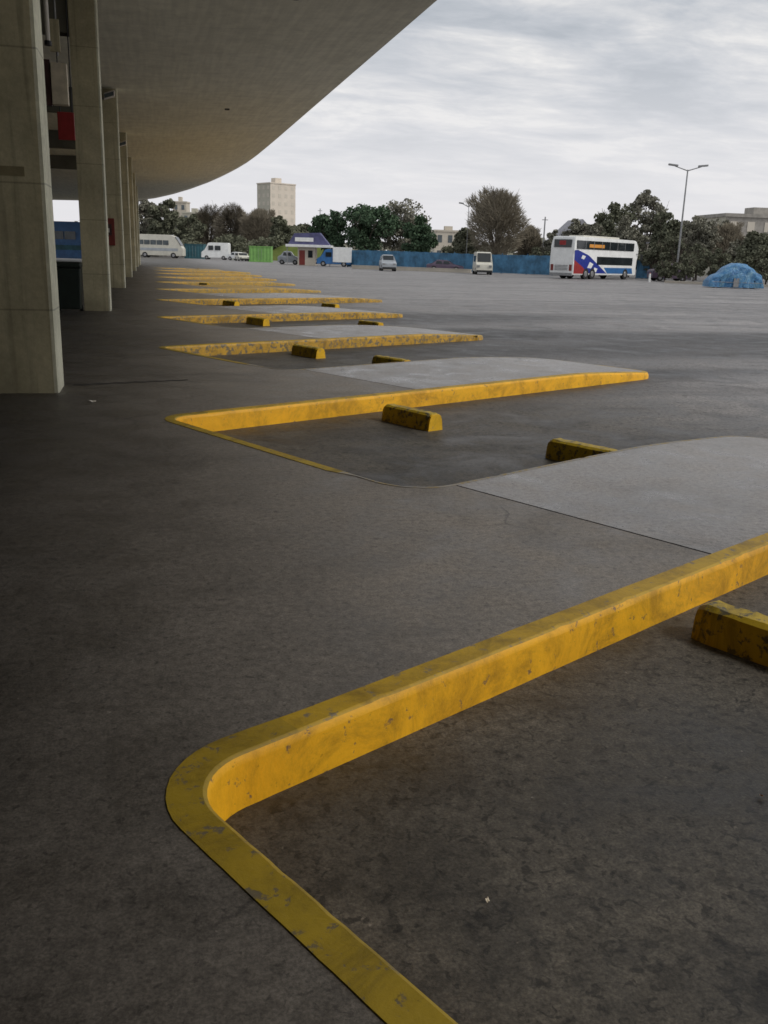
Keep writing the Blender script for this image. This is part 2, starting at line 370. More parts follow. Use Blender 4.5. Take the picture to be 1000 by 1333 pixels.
# ------------------------------------------------------------------ bay layout
U = Vector((math.cos(R(29)), math.sin(R(29)), 0)); NN = Vector((-U.y, U.x, 0))
HD = Vector((math.cos(R(-62.5)), math.sin(R(-62.5)), 0))      # along the head of a bay
CY = [-16.3, -10.05, -3.8, 2.45, 8.6, 15.0, 21.7, 29.0, 36.6, 44.2, 51.8, 59.4, 67.0, 74.6]
CX = [0, 0, 0, 0.038, .1, .1, .1, .12, .12, .12, .12, .12, .12, .12]
CC = [Vector((x, y, 0)) for x, y in zip(CX, CY)]
HEAD, S0, RT, KH = 3.3, 3.3, .5, .18
SM = [7.6] * 4 + [8.45, 7.9, 7.9, 9.4] + [8.2] * 10
def ztop(p, k):
    s = (p - CC[k]).dot(U)
    return -max(0.0, min(1, (s - SM[k] + 2.2) / 2.2)) ** 1.4 * .11
VV = [None] + [CC[k] + HD * HEAD for k in range(1, len(CC))]
WW = [(VV[k + 1] - CC[k]).dot(NN) for k in range(len(CC) - 1)]
def arc(P, d0, d1, r, n=8):
    """round the corner at P between incoming direction d0 and outgoing direction d1"""
    ang = d0.angle(d1); t = r * math.tan(ang / 2)
    a = P - d0 * t; b = P + d1 * t
    side = 1 if d0.cross(d1).z > 0 else -1
    nrm = Vector((-d0.y, d0.x, 0)) * side; cen = a + nrm * r
    out = []
    for i in range(n + 1):
        q = Matrix.Rotation(side * ang * i / n, 3, 'Z') @ (a - cen); out.append(cen + q)
    return out
def kerb_path(k):
    """points (p, zone, island index) round bay k: far edge of island k-1, head, near edge of island k"""
    pts = []
    w = WW[k - 1]; c0 = CC[k - 1]
    tipmid = c0 + U * SM[k - 1] + NN * (w / 2)
    pts.append((tipmid, 2, k - 1))
    for p in arc(c0 + U * SM[k - 1] + NN * w, NN, -U, RT): pts.append((p, 2, k - 1))
    for i in range(1, 6): pts.append((c0 + U * (SM[k - 1] - RT - i * .65) + NN * w, 2, k - 1))
    for p in arc(VV[k], -U, -HD, .33): pts.append((p, 2, k - 1))
    for i in range(1, 4): pts.append((VV[k].lerp(CC[k], .12 + i * .2), 1, k - 1))
    for p in arc(CC[k], -HD, U, .22, 10): pts.append((p, 1, k - 1))
    if k < len(CC) - 1:
        c = CC[k]
        for s in [.6, 1.2, 2, 3, 4] + [5 + .2 * i for i in range(int((SM[k] - RT - 5) / .2) + 1)]: pts.append((c + U * s, 0, k))
        for p in arc(c + U * SM[k], U, NN, RT): pts.append((p, 0, k))
        pts.append((c + U * SM[k] + NN * (WW[k] / 2), 0, k))
    else:
        pts.append((CC[k] + U * 4, 0, k))
    return pts
M_YAPRON = paint_mat('yellow_paint_apron', (.52, .34, .05), .46, under=(.22, .19, .12), grime=.6, seed=21)
def kerb_mesh(k):
    # dense resample so chips and settlement can be modelled
    raw = kerb_path(k); P = []
    for (a, za, ka), (b, zb, kb) in zip(raw, raw[1:]):
        n = max(1, int((b - a).length / (.05 if k < 5 else .12)))
        for i in range(n): P.append((a.lerp(b, i / n), za if (za == zb or i < n / 2) else zb, ka))
    P.append(raw[-1]); Q = []; run = .9
    for (a, za, ka), (b, zb, kb) in zip(P, P[1:]):
        d_ = (b - a).length; Q.append((a, za, ka)); run += d_
        if run > 2.1 and d_ > .08:
            run = 0; Q.append((a.lerp(b, .5 - .002 / d_), za + 10, ka)); Q.append((a.lerp(b, .5 + .002 / d_), za, ka))
    Q.append(P[-1]); joints_ = [z >= 10 for _, z, _ in Q]; P = [(a, z % 10, c) for a, z, c in Q]
    bm = bmesh.new(); rows = []
    rnd = random.Random(k)
    wide = [(.118 if z_ == 0 else .045 if z_ == 2 else (.128 if k == 3 else .11)) + (.4 if k > 8 and z_ == 0 else 0) for _, z_, _ in P]
    wide = [sum(wide[max(0, i - 2):i + 3]) / len(wide[max(0, i - 2):i + 3]) for i in range(len(wide))]
    for i, (p, zone, kk) in enumerate(P):
        a = P[max(0, i - 1)][0]; b = P[min(len(P) - 1, i + 1)][0]
        t = (b - a).normalized(); n = Vector((-t.y, t.x, 0))       # towards the concrete
        z = ztop(p, kk) + .004; j = (rnd.random() - .5) * (.0015 if k < 5 else .006)
        chip = .004 * max(0, math.sin(p.x * 7.3 + k) * math.sin(p.y * 5.1 + 2 * k)) + (rnd.uniform(.004, .016) if rnd.random() < .1 else 0)
        if zone == 1: chip *= .3
        KW = wide[i]
        prof = [(-.004 + j, -KH - .03), (.0 + j, -.09 + z * .5), (.006 + j, z - .035), (.012 + chip * .6, z - .007), (.024 + chip, z), (KW + j, z), (KW + .004 + j, z - .06)]
        rows.append([bm.verts.new((p.x + n.x * o, p.y + n.y * o, h)) for o, h in prof])
    for i in range(len(rows) - 1):
        zone = P[i][1]
        for j in range(len(rows[0]) - 1):
            f = bm.faces.new((rows[i][j], rows[i + 1][j], rows[i + 1][j + 1], rows[i][j + 1]))
            f.material_index = {0: 0 if j < 3 else 1, 1: 3 if j >= 3 else 0, 2: 2}[zone]
            if joints_[i]: f.material_index = 4
            f.smooth = True
    for rw, rw2 in zip(rows, rows[1:]):
        for j in (2, 4, 5): 
            e = bm.edges.get((rw[j], rw2[j]))
            if e: e.smooth = False
    for r in (rows[0], rows[-1]): bm.faces.new(r)
    return bm
KL = {3: 'bright yellow painted kerb curving round the corner of the nearest bus bay',
      4: 'yellow kerb around the second bus bay, the one holding two wheel stops',
      5: 'yellow kerb around the third bus bay, just past the second bay',
      6: 'low yellow kerb of the fourth bus bay, first one beyond the third bay',
      7: 'yellow kerb of the fifth bus bay, reaching farthest right of the distant ones',
      8: 'faint yellow kerb of the sixth bus bay, first in the far merged yellow patch',
      9: 'faint yellow kerb of the seventh bus bay, second in the far yellow patch',
      10: 'faint yellow kerb of the eighth bus bay, middle of the far yellow patch',
      11: 'faint yellow kerb of the ninth bus bay, near the back of the far yellow patch',
      12: 'faint yellow kerb of the tenth bus bay, second from the far end',
      13: 'last and farthest yellow kerb at the end of the platform'}
for k in range(3, len(CC)):
    o = link('kerb', kerb_mesh(k), [M_YFACE if k < 5 else M_YFAR if k < 8 else M_YAPRON, M_YTOP if k < 8 else M_YAPRON, M_YWORN, M_YHEAD, M_STOP])
    tag(o, KL[k], 'kerb', 'yellow kerbs edging the bus bays')

# pavement slab (one polygon with the sawtooth edge) --------------------------
INS = .03
bm = bmesh.new()
out = [Vector((-14, CY[2] - 8, 0)), Vector((1.4, CY[2] - 8, 0))]
def inset(pts, d):
    res = []
    for i, p in enumerate(pts):
        a = pts[max(0, i - 1)]; b = pts[min(len(pts) - 1, i + 1)]; t = (b - a).normalized()
        res.append(p + Vector((-t.y, t.x, 0)) * d)
    return res
for k in range(2, len(CC)):
    if k > 2:
        c0, w = CC[k - 1], WW[k - 1]
        out += [c0 + U * S0 + NN * INS, c0 + U * S0 + NN * (w - INS)]
    seg = arc(VV[k], -U, -HD, .33) + arc(CC[k], -HD, U, .22, 10)
    out += inset(seg, INS)
out += [CC[-1] + U * 3.9 + NN * INS, CC[-1] + U * 3.9 + NN * 2.2, Vector((-1, 84, 0)), Vector((-14, 84, 0))]
vs = [bm.verts.new(p) for p in out]; f = bm.faces.new(vs)
ex = bmesh.ops.extrude_face_region(bm, geom=[f])
for v in ex['geom']:
    if isinstance(v, bmesh.types.BMVert): v.co.z = -.3
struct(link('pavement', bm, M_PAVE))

def island_mesh(k):
    SMAX = SM[k]; bm = bmesh.new(); c, w = CC[k], WW[k]; rows = []
    st = [S0 + .018] + [S0 + .4 + i * .2 for i in range(int((SMAX - RT - S0 - .4) / .2))] + [SMAX - RT + RT * math.sin(a) for a in [i * math.pi / 20 for i in range(11)]]
    for s in st:
        e = 0
        if s > SMAX - RT: e = RT - math.sqrt(max(0, RT * RT - (s - SMAX + RT) ** 2))
        e += INS; s2 = min(s, SMAX - INS)
        row = []
        for i in range(7):
            t = e + (w - 2 * e) * i / 6; p = c + U * s2 + NN * t
            row.append(bm.verts.new((p.x, p.y, ztop(p, k) + .0)))
        rows.append(row)
    for a, b in zip(rows, rows[1:]):
        for i in range(6):
            f = bm.faces.new((a[i], b[i], b[i + 1], a[i + 1])); f.smooth = True
    for v1, v2 in zip(rows[0], rows[0][1:]): bm.edges.get((v1, v2)).smooth = False
    a = rows[0]; lo = [bm.verts.new((v.co.x, v.co.y, -.2)) for v in a]
    for i in range(6): bm.faces.new((a[i + 1], a[i], lo[i], lo[i + 1]))
    return bm
for k in range(2, len(CC) - 1):
    struct(link('pavement_island', island_mesh(k), M_ISLE if k < 8 else M_YAPRON))

# ground: one sheet to the horizon
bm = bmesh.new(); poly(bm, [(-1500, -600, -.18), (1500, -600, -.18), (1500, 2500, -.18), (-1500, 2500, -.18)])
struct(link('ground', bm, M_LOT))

bm = bmesh.new(); poly(bm, [(-.6, 47.5, .0), (6.6, 52, .0), (5.6, 84, .0), (-.6, 84, .0)])
for v_ in bm.verts: v_.co.z = -.174
struct(link('painted_road_marking', bm, M_YAPRON))
# drain slot / crack across the walkway by the first column
bm = bmesh.new(); y = 10.55; prev = None
for i in range(24):
    x = -.9 + i * .055; yy = 10.75 + .42 * i / 24 + .02 * math.sin(i * 1.7) ; wd = .03 + .03 * abs(math.sin(i * .9)) * (1 - i / 26)
    cur = (bm.verts.new((x, yy - wd, .004)), bm.verts.new((x, yy + wd, .004)))
    if prev: bm.faces.new((prev[0], cur[0], cur[1], prev[1]))
    prev = cur
struct(link('pavement_crack', bm, M_JOINT))

# wheel stops ---------------------------------------------------------------
def stop_mesh(seed):
    rnd = random.Random(seed); bm = bmesh.new()
    L, rows, n = .74, [], 16
    for i in range(n + 1):
        t = i / n; e = .02 * (1 if i in (0, n) else 0)
        j = [(rnd.random() - .5) * .008 for _ in range(6)]
        ch = .02 * (rnd.random() < .15)
        pr = [(0 + e + j[0], 0), (.012 + e + j[1], .1 - e), (.025 + e + j[2] + ch, .152 - e - ch), (.05 + e, .168 - e + j[5]), (.15 - e, .168 - e + j[3]), (.175 - e + j[3], .152 - e), (.188 - e + j[4], .1), (.2 - e, 0)]
        rows.append([bm.verts.new((a, t * L, z)) for a, z in pr])
    for a, b in zip(rows, rows[1:]):
        for i in range(7): bm.faces.new((a[i], a[i + 1], b[i + 1], b[i]))
    bm.faces.new(rows[0]); bm.faces.new(rows[-1][::-1])
    return bm
def end_mesh():
    bm = bmesh.new(); L = .74
    pr = [(.0, 0), (.012, .1), (.03, .148), (.053, .162), (.147, .162), (.17, .148), (.188, .1), (.2, 0)]
    a = [bm.verts.new((x, L - .005, z)) for x, z in pr]; b = [bm.verts.new((x * .96 + .005, L + .012, z * .97)) for x, z in pr]
    for i in range(7): bm.faces.new((a[i], a[i + 1], b[i + 1], b[i]))
    bm.faces.new(b)
    return bm
stop_proto = None
# (bay, a along U, b along head, label)
SL = [(3, 2.76, .2, 'grimy yellow concrete wheel stop at the right edge, against the nearest kerb'),
      (4, 2.46, .42, 'concrete wheel stop with bright yellow end face touching the second kerb'),
      (4, 2.4, 2.62, 'dark mossy wheel stop half hidden behind the nearest concrete island'),
      (5, 2.42, .4, 'concrete wheel stop with a yellow end against the third yellow kerb'),
      (5, 2.5, 2.35, 'dark wheel stop low in the third bay, mostly hidden by the second island'),
      (6, 2.3, .35, 'wheel stop against the kerb of the fourth bay'),
      (7, 2.2, .4, 'small dark wheel stop against the kerb of the fifth bay'),
      (6, 4.2, 2.2, 'distant dark wheel stop peeking over the third island'),
      (7, 4.6, 2.3, 'distant dark wheel stop right of the one in the fifth bay'),
      (9, 2.2, .4, 'tiny far dark wheel stop in the big yellow patch')]
for i, (k, a, b, lab) in enumerate(SL):
    p = CC[k] + U * a - NN * b; p.z = -KH
    rz = math.atan2(HD.y, HD.x) - math.pi / 2 + R(random.uniform(-2, 2))
    if stop_proto is None:
        stop_proto = empty('wheel_stop', p, rz)
        link('block', stop_mesh(1), M_STOP, stop_proto); link('end_face', end_mesh(), M_STOPEND, stop_proto)
        tag(stop_proto, lab, 'wheel stop', 'yellow concrete wheel stops in the bays')
    else:
        dup(stop_proto, p, rz, lab)

# litter
def scrap(x, y, z, r, mat_, lab, seed):
    rnd = random.Random(seed); bm = bmesh.new()
    c = bm.verts.new((0, 0, .012)); ring = [bm.verts.new((math.cos(a) * r * rnd.uniform(.6, 1.2), math.sin(a) * r * rnd.uniform(.5, 1), rnd.uniform(.001, .02))) for a in [i * math.pi / 4 for i in range(8)]]
    for i in range(8): bm.faces.new((c, ring[i], ring[(i + 1) % 8]))
    o = link('litter', bm, mat_, None, (x, y, z)); tag(o, lab, 'litter')
scrap(-.62, 9.55, .001, .05, M_PAPER, 'small pale paper scrap on the walkway right of the first column', 1)
scrap(.82, 1.98, -.179, .007, M_CREAMSIGN, 'tiny pale scrap on the nearest bay floor below the kerb', 2)
scrap(1.88, 2.28, -.179, .009, M_AMBER, 'tiny orange scrap on the bay floor at the right edge', 3)

# ------------------------------------------------------------------ terminal canopy
XE, ZC, ZE, YS, LY, XC, YB = 6.62, 6.85, 7.2, 58.0, 56.0, -6.0, -9.4
def sofz(x):
    if x > -1.3: return ZC + (ZE - ZC) * ((x + 1.3) / (XE + 1.3)) ** 1.2
    return ZC - .02 * (-1.3 - x)
ENDC = [(-20, 124), (-6, 123.5), (-2, 121), (.5, 115), (2.4, 106), (3.9, 96.5), (5.1, 86.5), (5.75, 79), (6.2, 72.5), (6.48, 66.5), (6.6, 60), (6.62, 52)]
def yend(x):
    for (a, ya), (b, yb) in zip(ENDC, ENDC[1:]):
        if a <= x <= b: return ya + (yb - ya) * (x - a) / (b - a)
    return ENDC[-1][1]
bm = bmesh.new(); lo, hi = [], []
us = [math.sin(i / 40 * math.pi / 2) for i in range(41)]
xs = [-20 + i * 1.0 for i in range(14)] + [XC + (XE - XC) * u for u in us]
for x in xs:
    ye = yend(x); cl, ch = [], []
    for j in range(25):
        y = YB + (ye - YB) * j / 24
        cl.append(bm.verts.new((x, y, sofz(x)))); ch.append(bm.verts.new((x, y, sofz(x) + .12 + .5 * min(1, (XE - x) / 8))))
    lo.append(cl); hi.append(ch)
for i in range(len(xs) - 1):
    for j in range(24):
        f = bm.faces.new((lo[i][j], lo[i][j + 1], lo[i + 1][j + 1], lo[i + 1][j])); f.smooth = True
        bm.faces.new((hi[i][j], hi[i + 1][j], hi[i + 1][j + 1], hi[i][j + 1]))
    bm.faces.new((lo[i][24], hi[i][24], hi[i + 1][24], lo[i + 1][24])); bm.faces.new((lo[i][0], lo[i + 1][0], hi[i + 1][0], hi[i][0]))
for col_ in (0, len(xs) - 1):
    for j in range(24):
        try: bm.faces.new((lo[col_][j], lo[col_][j + 1], hi[col_][j + 1], hi[col_][j]))
        except ValueError: pass
can = empty('terminal_canopy', (0, 0, 0)); link('roof_slab', bm, M_SOF, can)
tag(can, 'huge cantilevered concrete canopy with curved far end over the platform', 'canopy')
# small drip nose / drain outlets on the soffit
for (x, y) in ((3.35, 23.0), (3.2, 41)):
    bm = bmesh.new(); tube(bm, (x, y, sofz(x) - .05), (x, y, sofz(x) + .02), .1, .1, 14); link('drain_outlet', bm, M_BLACK, can)

# columns ---------------------------------------------------------------------
COLY = [-3.1, -3.1, 10.15, 23.4, 36.7, 50.0, 63.3, 76.6, 89.9]
def column_mesh():
    bm = bmesh.new(); w0, w1, d, h = .60, .60, .62, sofz(-1.3) + .05
    box(bm, -.6, -.045, 0, d, 0, h)
    return bm
def arris():
    bm = bmesh.new(); h = sofz(-1.3) + .05
    pr = [(-.045, .003), (-.012, .003), (0, .04), (0, .58), (-.012, .617), (-.045, .617)]
    a = [bm.verts.new((x, y, 0)) for x, y in pr]; b = [bm.verts.new((x, y, h)) for x, y in pr]
    for i in range(6):
        j = (i + 1) % 6; bm.faces.new((a[i], a[j], b[j], b[i]))
    bm.faces.new(b); bm.faces.new(a[::-1])
    return bm
col0 = empty('concrete_column', (-.99, COLY[0], 0))
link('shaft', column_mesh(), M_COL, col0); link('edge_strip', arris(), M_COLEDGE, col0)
CLAB = ['', '', 'nearest concrete column at the left edge of the walkway',
        'second concrete column from the camera, beside the dark bin', 'third concrete column, carrying the dark red hose box',
        'fourth concrete column, just behind the one with the red box', 'fifth concrete column in the receding row',
        'sixth concrete column, second from the far end of the row', 'last and farthest concrete column of the row']
tag(col0, 'concrete column behind the viewer', 'column', 'concrete columns carrying the canopy')
for i in range(2, len(COLY)):
    dup(col0, (-.99 if i < 7 else -1.0, COLY[i], 0 if i < 8 else -.18), 0, CLAB[i] or 'concrete column beside the viewer')
# cross beams just under the slab, left of the columns
for i, y in enumerate(COLY[2:7]):
    bm = bmesh.new(); box(bm, -9.5, -1.62, y + .08, y + .5, 6.0, 6.84)
    link('cross_beam', bm, M_TERMW, can)
# number stencil smudge, thin seam line and hose box
def hosebox(x, y, lab, z=1.45, s=1.0):
    o = empty('hose_box', (x, y, z))
    bm = bmesh.new(); box(bm, 0, .44 * s, -.2, -.002, 0, .95 * s, bev=.012); link('cabinet', bm, M_REDDARK, o)
    bm = bmesh.new(); box(bm, .1 * s, .34 * s, -.212, -.202, .35 * s, .75 * s); link('door_glass', bm, M_MAROON, o)
    bm = bmesh.new(); box(bm, .2 * s, .26 * s, -.216, -.2125, .45 * s, .6 * s); link('notice', bm, M_PAPER, o)
    tag(o, lab, 'hose cabinet')
hosebox(-1.72, COLY[4], 'dark red fire hose cabinet fixed on the third column', 1.52)
bm = bmesh.new()
box(bm, -1.5, -1.18, COLY[2] - .006, COLY[2] - .002, 2.13, 2.22)
o = link('faded_stencil', bm, simple('faded_stencil_paint', (.27, .23, .13), .9, .2, 9)); tag(o, 'small faded dark stencil mark on the face of the nearest column', 'stencil')

# flood lamps on columns
def floodlamp(x, y, z, lab):
    o = empty('flood_lamp', (x, y, z))
    bm = bmesh.new(); tube(bm, (-.35, -.02, -.05), (0, -.05, .05), .025, n=8); link('bracket', bm, M_GREY, o)
    bm = bmesh.new(); box(bm, -.16, .22, -.28, .05, .0, .2, bev=.03)
    for v in bm.verts: v.co.z += v.co.x * .35
    h = link('housing', bm, M_PAPER, o)
    bm = bmesh.new(); box(bm, -.13, .19, -.3, -.282, .02, .15)
    for v in bm.verts: v.co.z += v.co.x * .35
    link('lens', bm, M_GLASSMID, h)
    tag(o, lab, 'flood lamp', 'flood lamps on the columns')
floodlamp(-1.28, COLY[4] - .1, 6.5, 'pale flood lamp fixed high on the third column')
floodlamp(-1.22, COLY[5] - .1, 6.2, 'small pale flood lamp fixed high on the fourth column')

# hanging signs between first and second column
o = empty('hanging_sign', (-2.1, 20.0, 4.05))
bm = bmesh.new(); box(bm, 0, .36, 0, .14, 0, .8, bev=.01); link('dark_panel', bm, M_MAROON, o)
bm = bmesh.new(); box(bm, .37, .66, -.04, .2, .02, .75, bev=.01); link('cream_panel', bm, M_CREAMSIGN, o)
bm = bmesh.new(); tube(bm, (.2, .07, .95), (.2, .07, 2.5), .02); tube(bm, (.5, .07, .88), (.5, .07, 2.5), .02); link('hanger', bm, M_GREY, o)
bm = bmesh.new(); box(bm, .38, .56, .0, .1, .95, 1.5); link('top_panel', bm, M_COL, o)
tag(o, 'cream and maroon hanging sign box between the first two columns', 'sign')
o = empty('hanging_sign', (-1.83, 22.0, 3.64))
bm = bmesh.new(); box(bm, 0, .34, 0, .08, 0, .55, bev=.01); link('panel', bm, M_RED, o)
bm = bmesh.new(); tube(bm, (.06, .04, .55), (.06, .04, 3.15), .012); tube(bm, (.3, .04, .55), (.3, .04, 3.15), .012); link('hanger', bm, M_BLACK, o)
tag(o, 'plain red hanging sign just left of the second column', 'sign')
# pale downpipe hanging from the ceiling
o = empty('light_tube', (-1.31, 15.0, 4.25))
bm = bmesh.new(); tube(bm, (0, 0, 0), (0, 0, 2.6), .032, n=10); link('tube', bm, M_PAPER, o)
bm = bmesh.new(); tube(bm, (0, 0, -.06), (0, 0, 0), .05, n=10); link('cap', bm, M_BLACK, o)
tag(o, 'thin pale vertical tube hanging from the ceiling beside the nearest column', 'tube')

# litter bins
def bin_(x, y, w, h, lab, mat_=M_BLACK):
    o = empty('waste_bin', (x, y, 0))
    bm = bmesh.new(); fs = box(bm, -w / 2, w / 2, -.28, .28, .06, h * .88, bev=.03)
    for v in bm.verts:
        if v.co.z < .2: v.co.x *= .88; v.co.y *= .88
    link('body', bm, mat_, o)
    bm = bmesh.new(); box(bm, -w / 2 - .02, w / 2 + .02, -.31, .3, h * .885, h, bev=.04); link('lid', bm, mat_, o)
    for sx in (-1, 1):
        bm = bmesh.new(); tube(bm, (sx * w * .36, .2, .07), (sx * w * .46, .2, .07), .07, n=12); link('wheel', bm, M_TYRE, o)
    tag(o, lab, 'bin')
bin_(-1.9, 23.15, .6, 1.12, 'dark bin standing left of the second column', simple('dark_green_plastic', (.015, .024, .02), .5, .3, 4))
bin_(-2.0, 11.6, .55, .98, 'black bin partly hidden behind the nearest column')

# terminal building along the back of the platform
tb = empty('terminal_building', (0, 0, 0))
bm = bmesh.new(); box(bm, -16, -10.5, -26, 58, -.1, 6.6); link('wall', bm, M_TERMW, tb)
bm = bmesh.new(); box(bm, -10.4, 16, -14, -9.5, -.1, 6.8); link('wall', bm, M_TERMW, tb)  # unseen wing added behind the camera to block sky and darken the foreground
for i in range(14):
    y0 = -20 + i * 5.5
    bm = bmesh.new(); box(bm, -10.495, -10.44, y0, y0 + 4.6, .35, 4.2)
    w_ = link('window', bm, M_GLASS, tb)
    bm = bmesh.new()
    for q in range(4): box(bm, -10.435, -10.39, y0 + q * 1.5, y0 + q * 1.5 + .07, .3, 4.25)
    box(bm, -10.43, -10.395, y0, y0 + 4.57, 2.6, 2.66)
    link('frame', bm, M_GREY, w_)
tag(tb, 'long dark terminal building behind the row of columns, with an added unseen rear wing', 'building')

# ------------------------------------------------------------------ vehicles
def boxy_windows(parent, rects, side, hw, mat_=M_GLASS):
    for (x0, x1, z0, z1) in rects:
        bm = bmesh.new(); y0, y1 = (side * hw, side * (hw + .02))
        box(bm, x0, x1, min(y0, y1), max(y0, y1), z0, z1); link('window', bm, mat_, parent)

def double_decker():
    """rear at x=0, front at x=L, heading +x"""
    L, H, W = 12.4, 3.85, 1.27
    o = empty('double_decker_bus', far(747, 83.5) , 0)
    hd = RGT * .67 + FWD * .742; o.rotation_euler = (0, 0, math.atan2(hd.y, hd.x))
    off = Vector((0, W, 0))
    bm = bmesh.new()
    prof = [(0, .38), (-.05, 1.4), (0.0, 3.0), (.12, 3.8), (.35, H), (11.2, H - .05), (11.9, 3.75), (12.35, 3.0), (12.25, 2.1), (12.0, 1.9), (12.05, .38)]
    prism(bm, prof, lambda z: W if z < 3 else W - (z - 2.9) * .1)
    es = [e for e in bm.edges if e.calc_length() > .3]
    bmesh.ops.bevel(bm, geom=es, offset=.06, segments=2, affect='EDGES')
    b = link('body', bm, M_WHITE, o)
    bm = bmesh.new(); box(bm, .45, 11.3, -W - .012, W + .012, 2.75, 3.5); link('upper_window_band', bm, M_GLASS, o)
    bm = bmesh.new(); box(bm, 4.2, 11.2, -W - .012, W + .012, 1.35, 2.1); link('lower_window_band', bm, M_GLASS, o)
    bm = bmesh.new(); box(bm, 2.6, 5.4, -W - .022, -W - .013, 2.9, 3.2); link('window_sticker', bm, M_AMBER, o)
    bm = bmesh.new(); box(bm, -.07, .06, -.92, .92, 2.85, 3.55); link('rear_window', bm, M_GLASS, o)
    bm = bmesh.new(); box(bm, -.075, -.03, -.35, .35, 3.05, 3.45); link('rear_sign', bm, M_RED, o)
    for s in (-1, 1):
        bm = bmesh.new(); box(bm, -.07, .0, s * 1.0 - .14, s * 1.0 + .14, .75, 1.3); link('rear_light', bm, M_REDDARK, o)
    bm = bmesh.new()
    for q in range(4): box(bm, -.075, -.02, -.7, .7, .8 + q * .13, .86 + q * .13)
    link('engine_grille', bm, M_GREY, o)
    bm = bmesh.new(); box(bm, -.09, .05, -1.2, 1.2, .3, .55); link('bumper', bm, M_GREY, o)
    # livery: sweeping blue and red shapes on each side
    for s in (-1, 1):
        y = s * (W + .006)
        bm = bmesh.new()
        def q(pts, mi): poly(bm, [(a, y + s * .002 * mi, c) for a, c in pts], mi)
        q([(.1, .55), (3.9, .55), (6.2, .55), (4.6, 1.3), (2.6, 2.2), (.6, 2.65), (.1, 2.6)], 0)
        q([(.1, .5), (2.6, .5), (1.7, 1.1), (.1, 1.75)], 1)
        q([(2.5, 1.05), (3.2, 1.0), (3.6, 1.4), (2.9, 1.6)], 2)
        q([(1.3, 1.9), (1.8, 1.8), (2.1, 2.1), (1.5, 2.2)], 2)
        q([(3.7, .7), (4.2, .65), (4.4, 1.0), (3.8, 1.1)], 2)
        q([(6.3, .55), (11.4, .55), (11.2, 1.1), (5.6, 1.1)], 3)
        link('livery_panel', bm, [M_NAVY, M_RED, M_WHITE, M_BLUE], o)
    for x in (2.3, 3.5, 9.9):
        for s in (-1, 1): wheel(o, x, s * (W + .03), .5, .3)
    bm = bmesh.new(); box(bm, 2.2, 9, -.8, .8, H - .02, H + .14, bev=.05); link('air_conditioner', bm, M_CREAM, o)
    bm = bmesh.new(); prism(bm, [(12.0, 2.3), (12.42, 2.35), (12.4, 3.1), (12.0, 3.7)], lambda z: W - .12); link('windscreen', bm, M_GLASS, o)
    for s in (-1, 1):
        bm = bmesh.new(); tube(bm, (11.9, s * W, 2.5), (12.5, s * (W + .3), 2.4), .03); box(bm, 12.42, 12.52, s * (W + .3) - .1, s * (W + .3) + .1, 1.95, 2.45); link('mirror', bm, M_BLACK, o)
        y = s * (W + .026); ys = sorted((y, y + s * .01))
        for x in (1.9, 3.4, 4.9, 6.4, 7.9, 9.4):
            bm = bmesh.new(); box(bm, x, x + .06, ys[0], ys[1], 2.76, 3.49); link('window_divider', bm, M_GREY, o)
    for ch in [x for x in bpy.data.objects if x.parent == o]: ch.location.y += W
    tag(o, 'white double decker coach with blue and red livery parked across the lot', 'bus')
double_decker()

def coach(px, D, L, H, lab, mat_, rot, name='coach', stripe=None, cat='coach'):
    W = 1.2; o = empty(name, far(px, D), rot)
    bm = bmesh.new()
    prof = [(0, .35), (-.02, H * .6), (.15, H - .1), (.4, H), (L * .72, H), (L * .83, H - .25), (L * .95, H * .55), (L, H * .42), (L, .35)]
    prism(bm, prof, lambda z: W if z < H * .6 else W - (z - H * .6) * .08)
    bmesh.ops.bevel(bm, geom=[e for e in bm.edges if e.calc_length() > .3], offset=.07, segments=2, affect='EDGES')
    link('body', bm, mat_, o)
    n = 5
    for s in (-1, 1):
        for i in range(n):
            x0 = .5 + i * (L * .66) / n; bm = bmesh.new(); y = s * W
            box(bm, x0, x0 + L * .66 / n - .12, min(y, y + s * .015), max(y, y + s * .015), H * .56, H * .76); link('window', bm, M_GLASSMID, o)
    bm = bmesh.new(); prism(bm, [(L * .84, H - .3), (L * .85, H - .28), (L * .965, H * .56), (L * .955, H * .55)], lambda z: W - .12); link('windscreen', bm, M_GLASS, o)
    if stripe:
        bm = bmesh.new(); box(bm, .3, L * .9, -W - .012, W + .012, H * .3, H * .42); link('stripe', bm, stripe, o)
    for x in (L * .2, L * .8):
        for s in (-1, 1): wheel(o, x, s * (W + .02), .45, .28)
    tag(o, lab, cat)
coach(178, 155, 8.1, 3.8, 'cream white coach with sloping nose, leftmost vehicle in the lot', M_CREAM, -YAW, stripe=M_SILVER)
coach(22, 92, 9.5, 3.9, 'blue coach glimpsed between the first and second columns', M_BLUE, -YAW - R(4), stripe=M_TEAL)

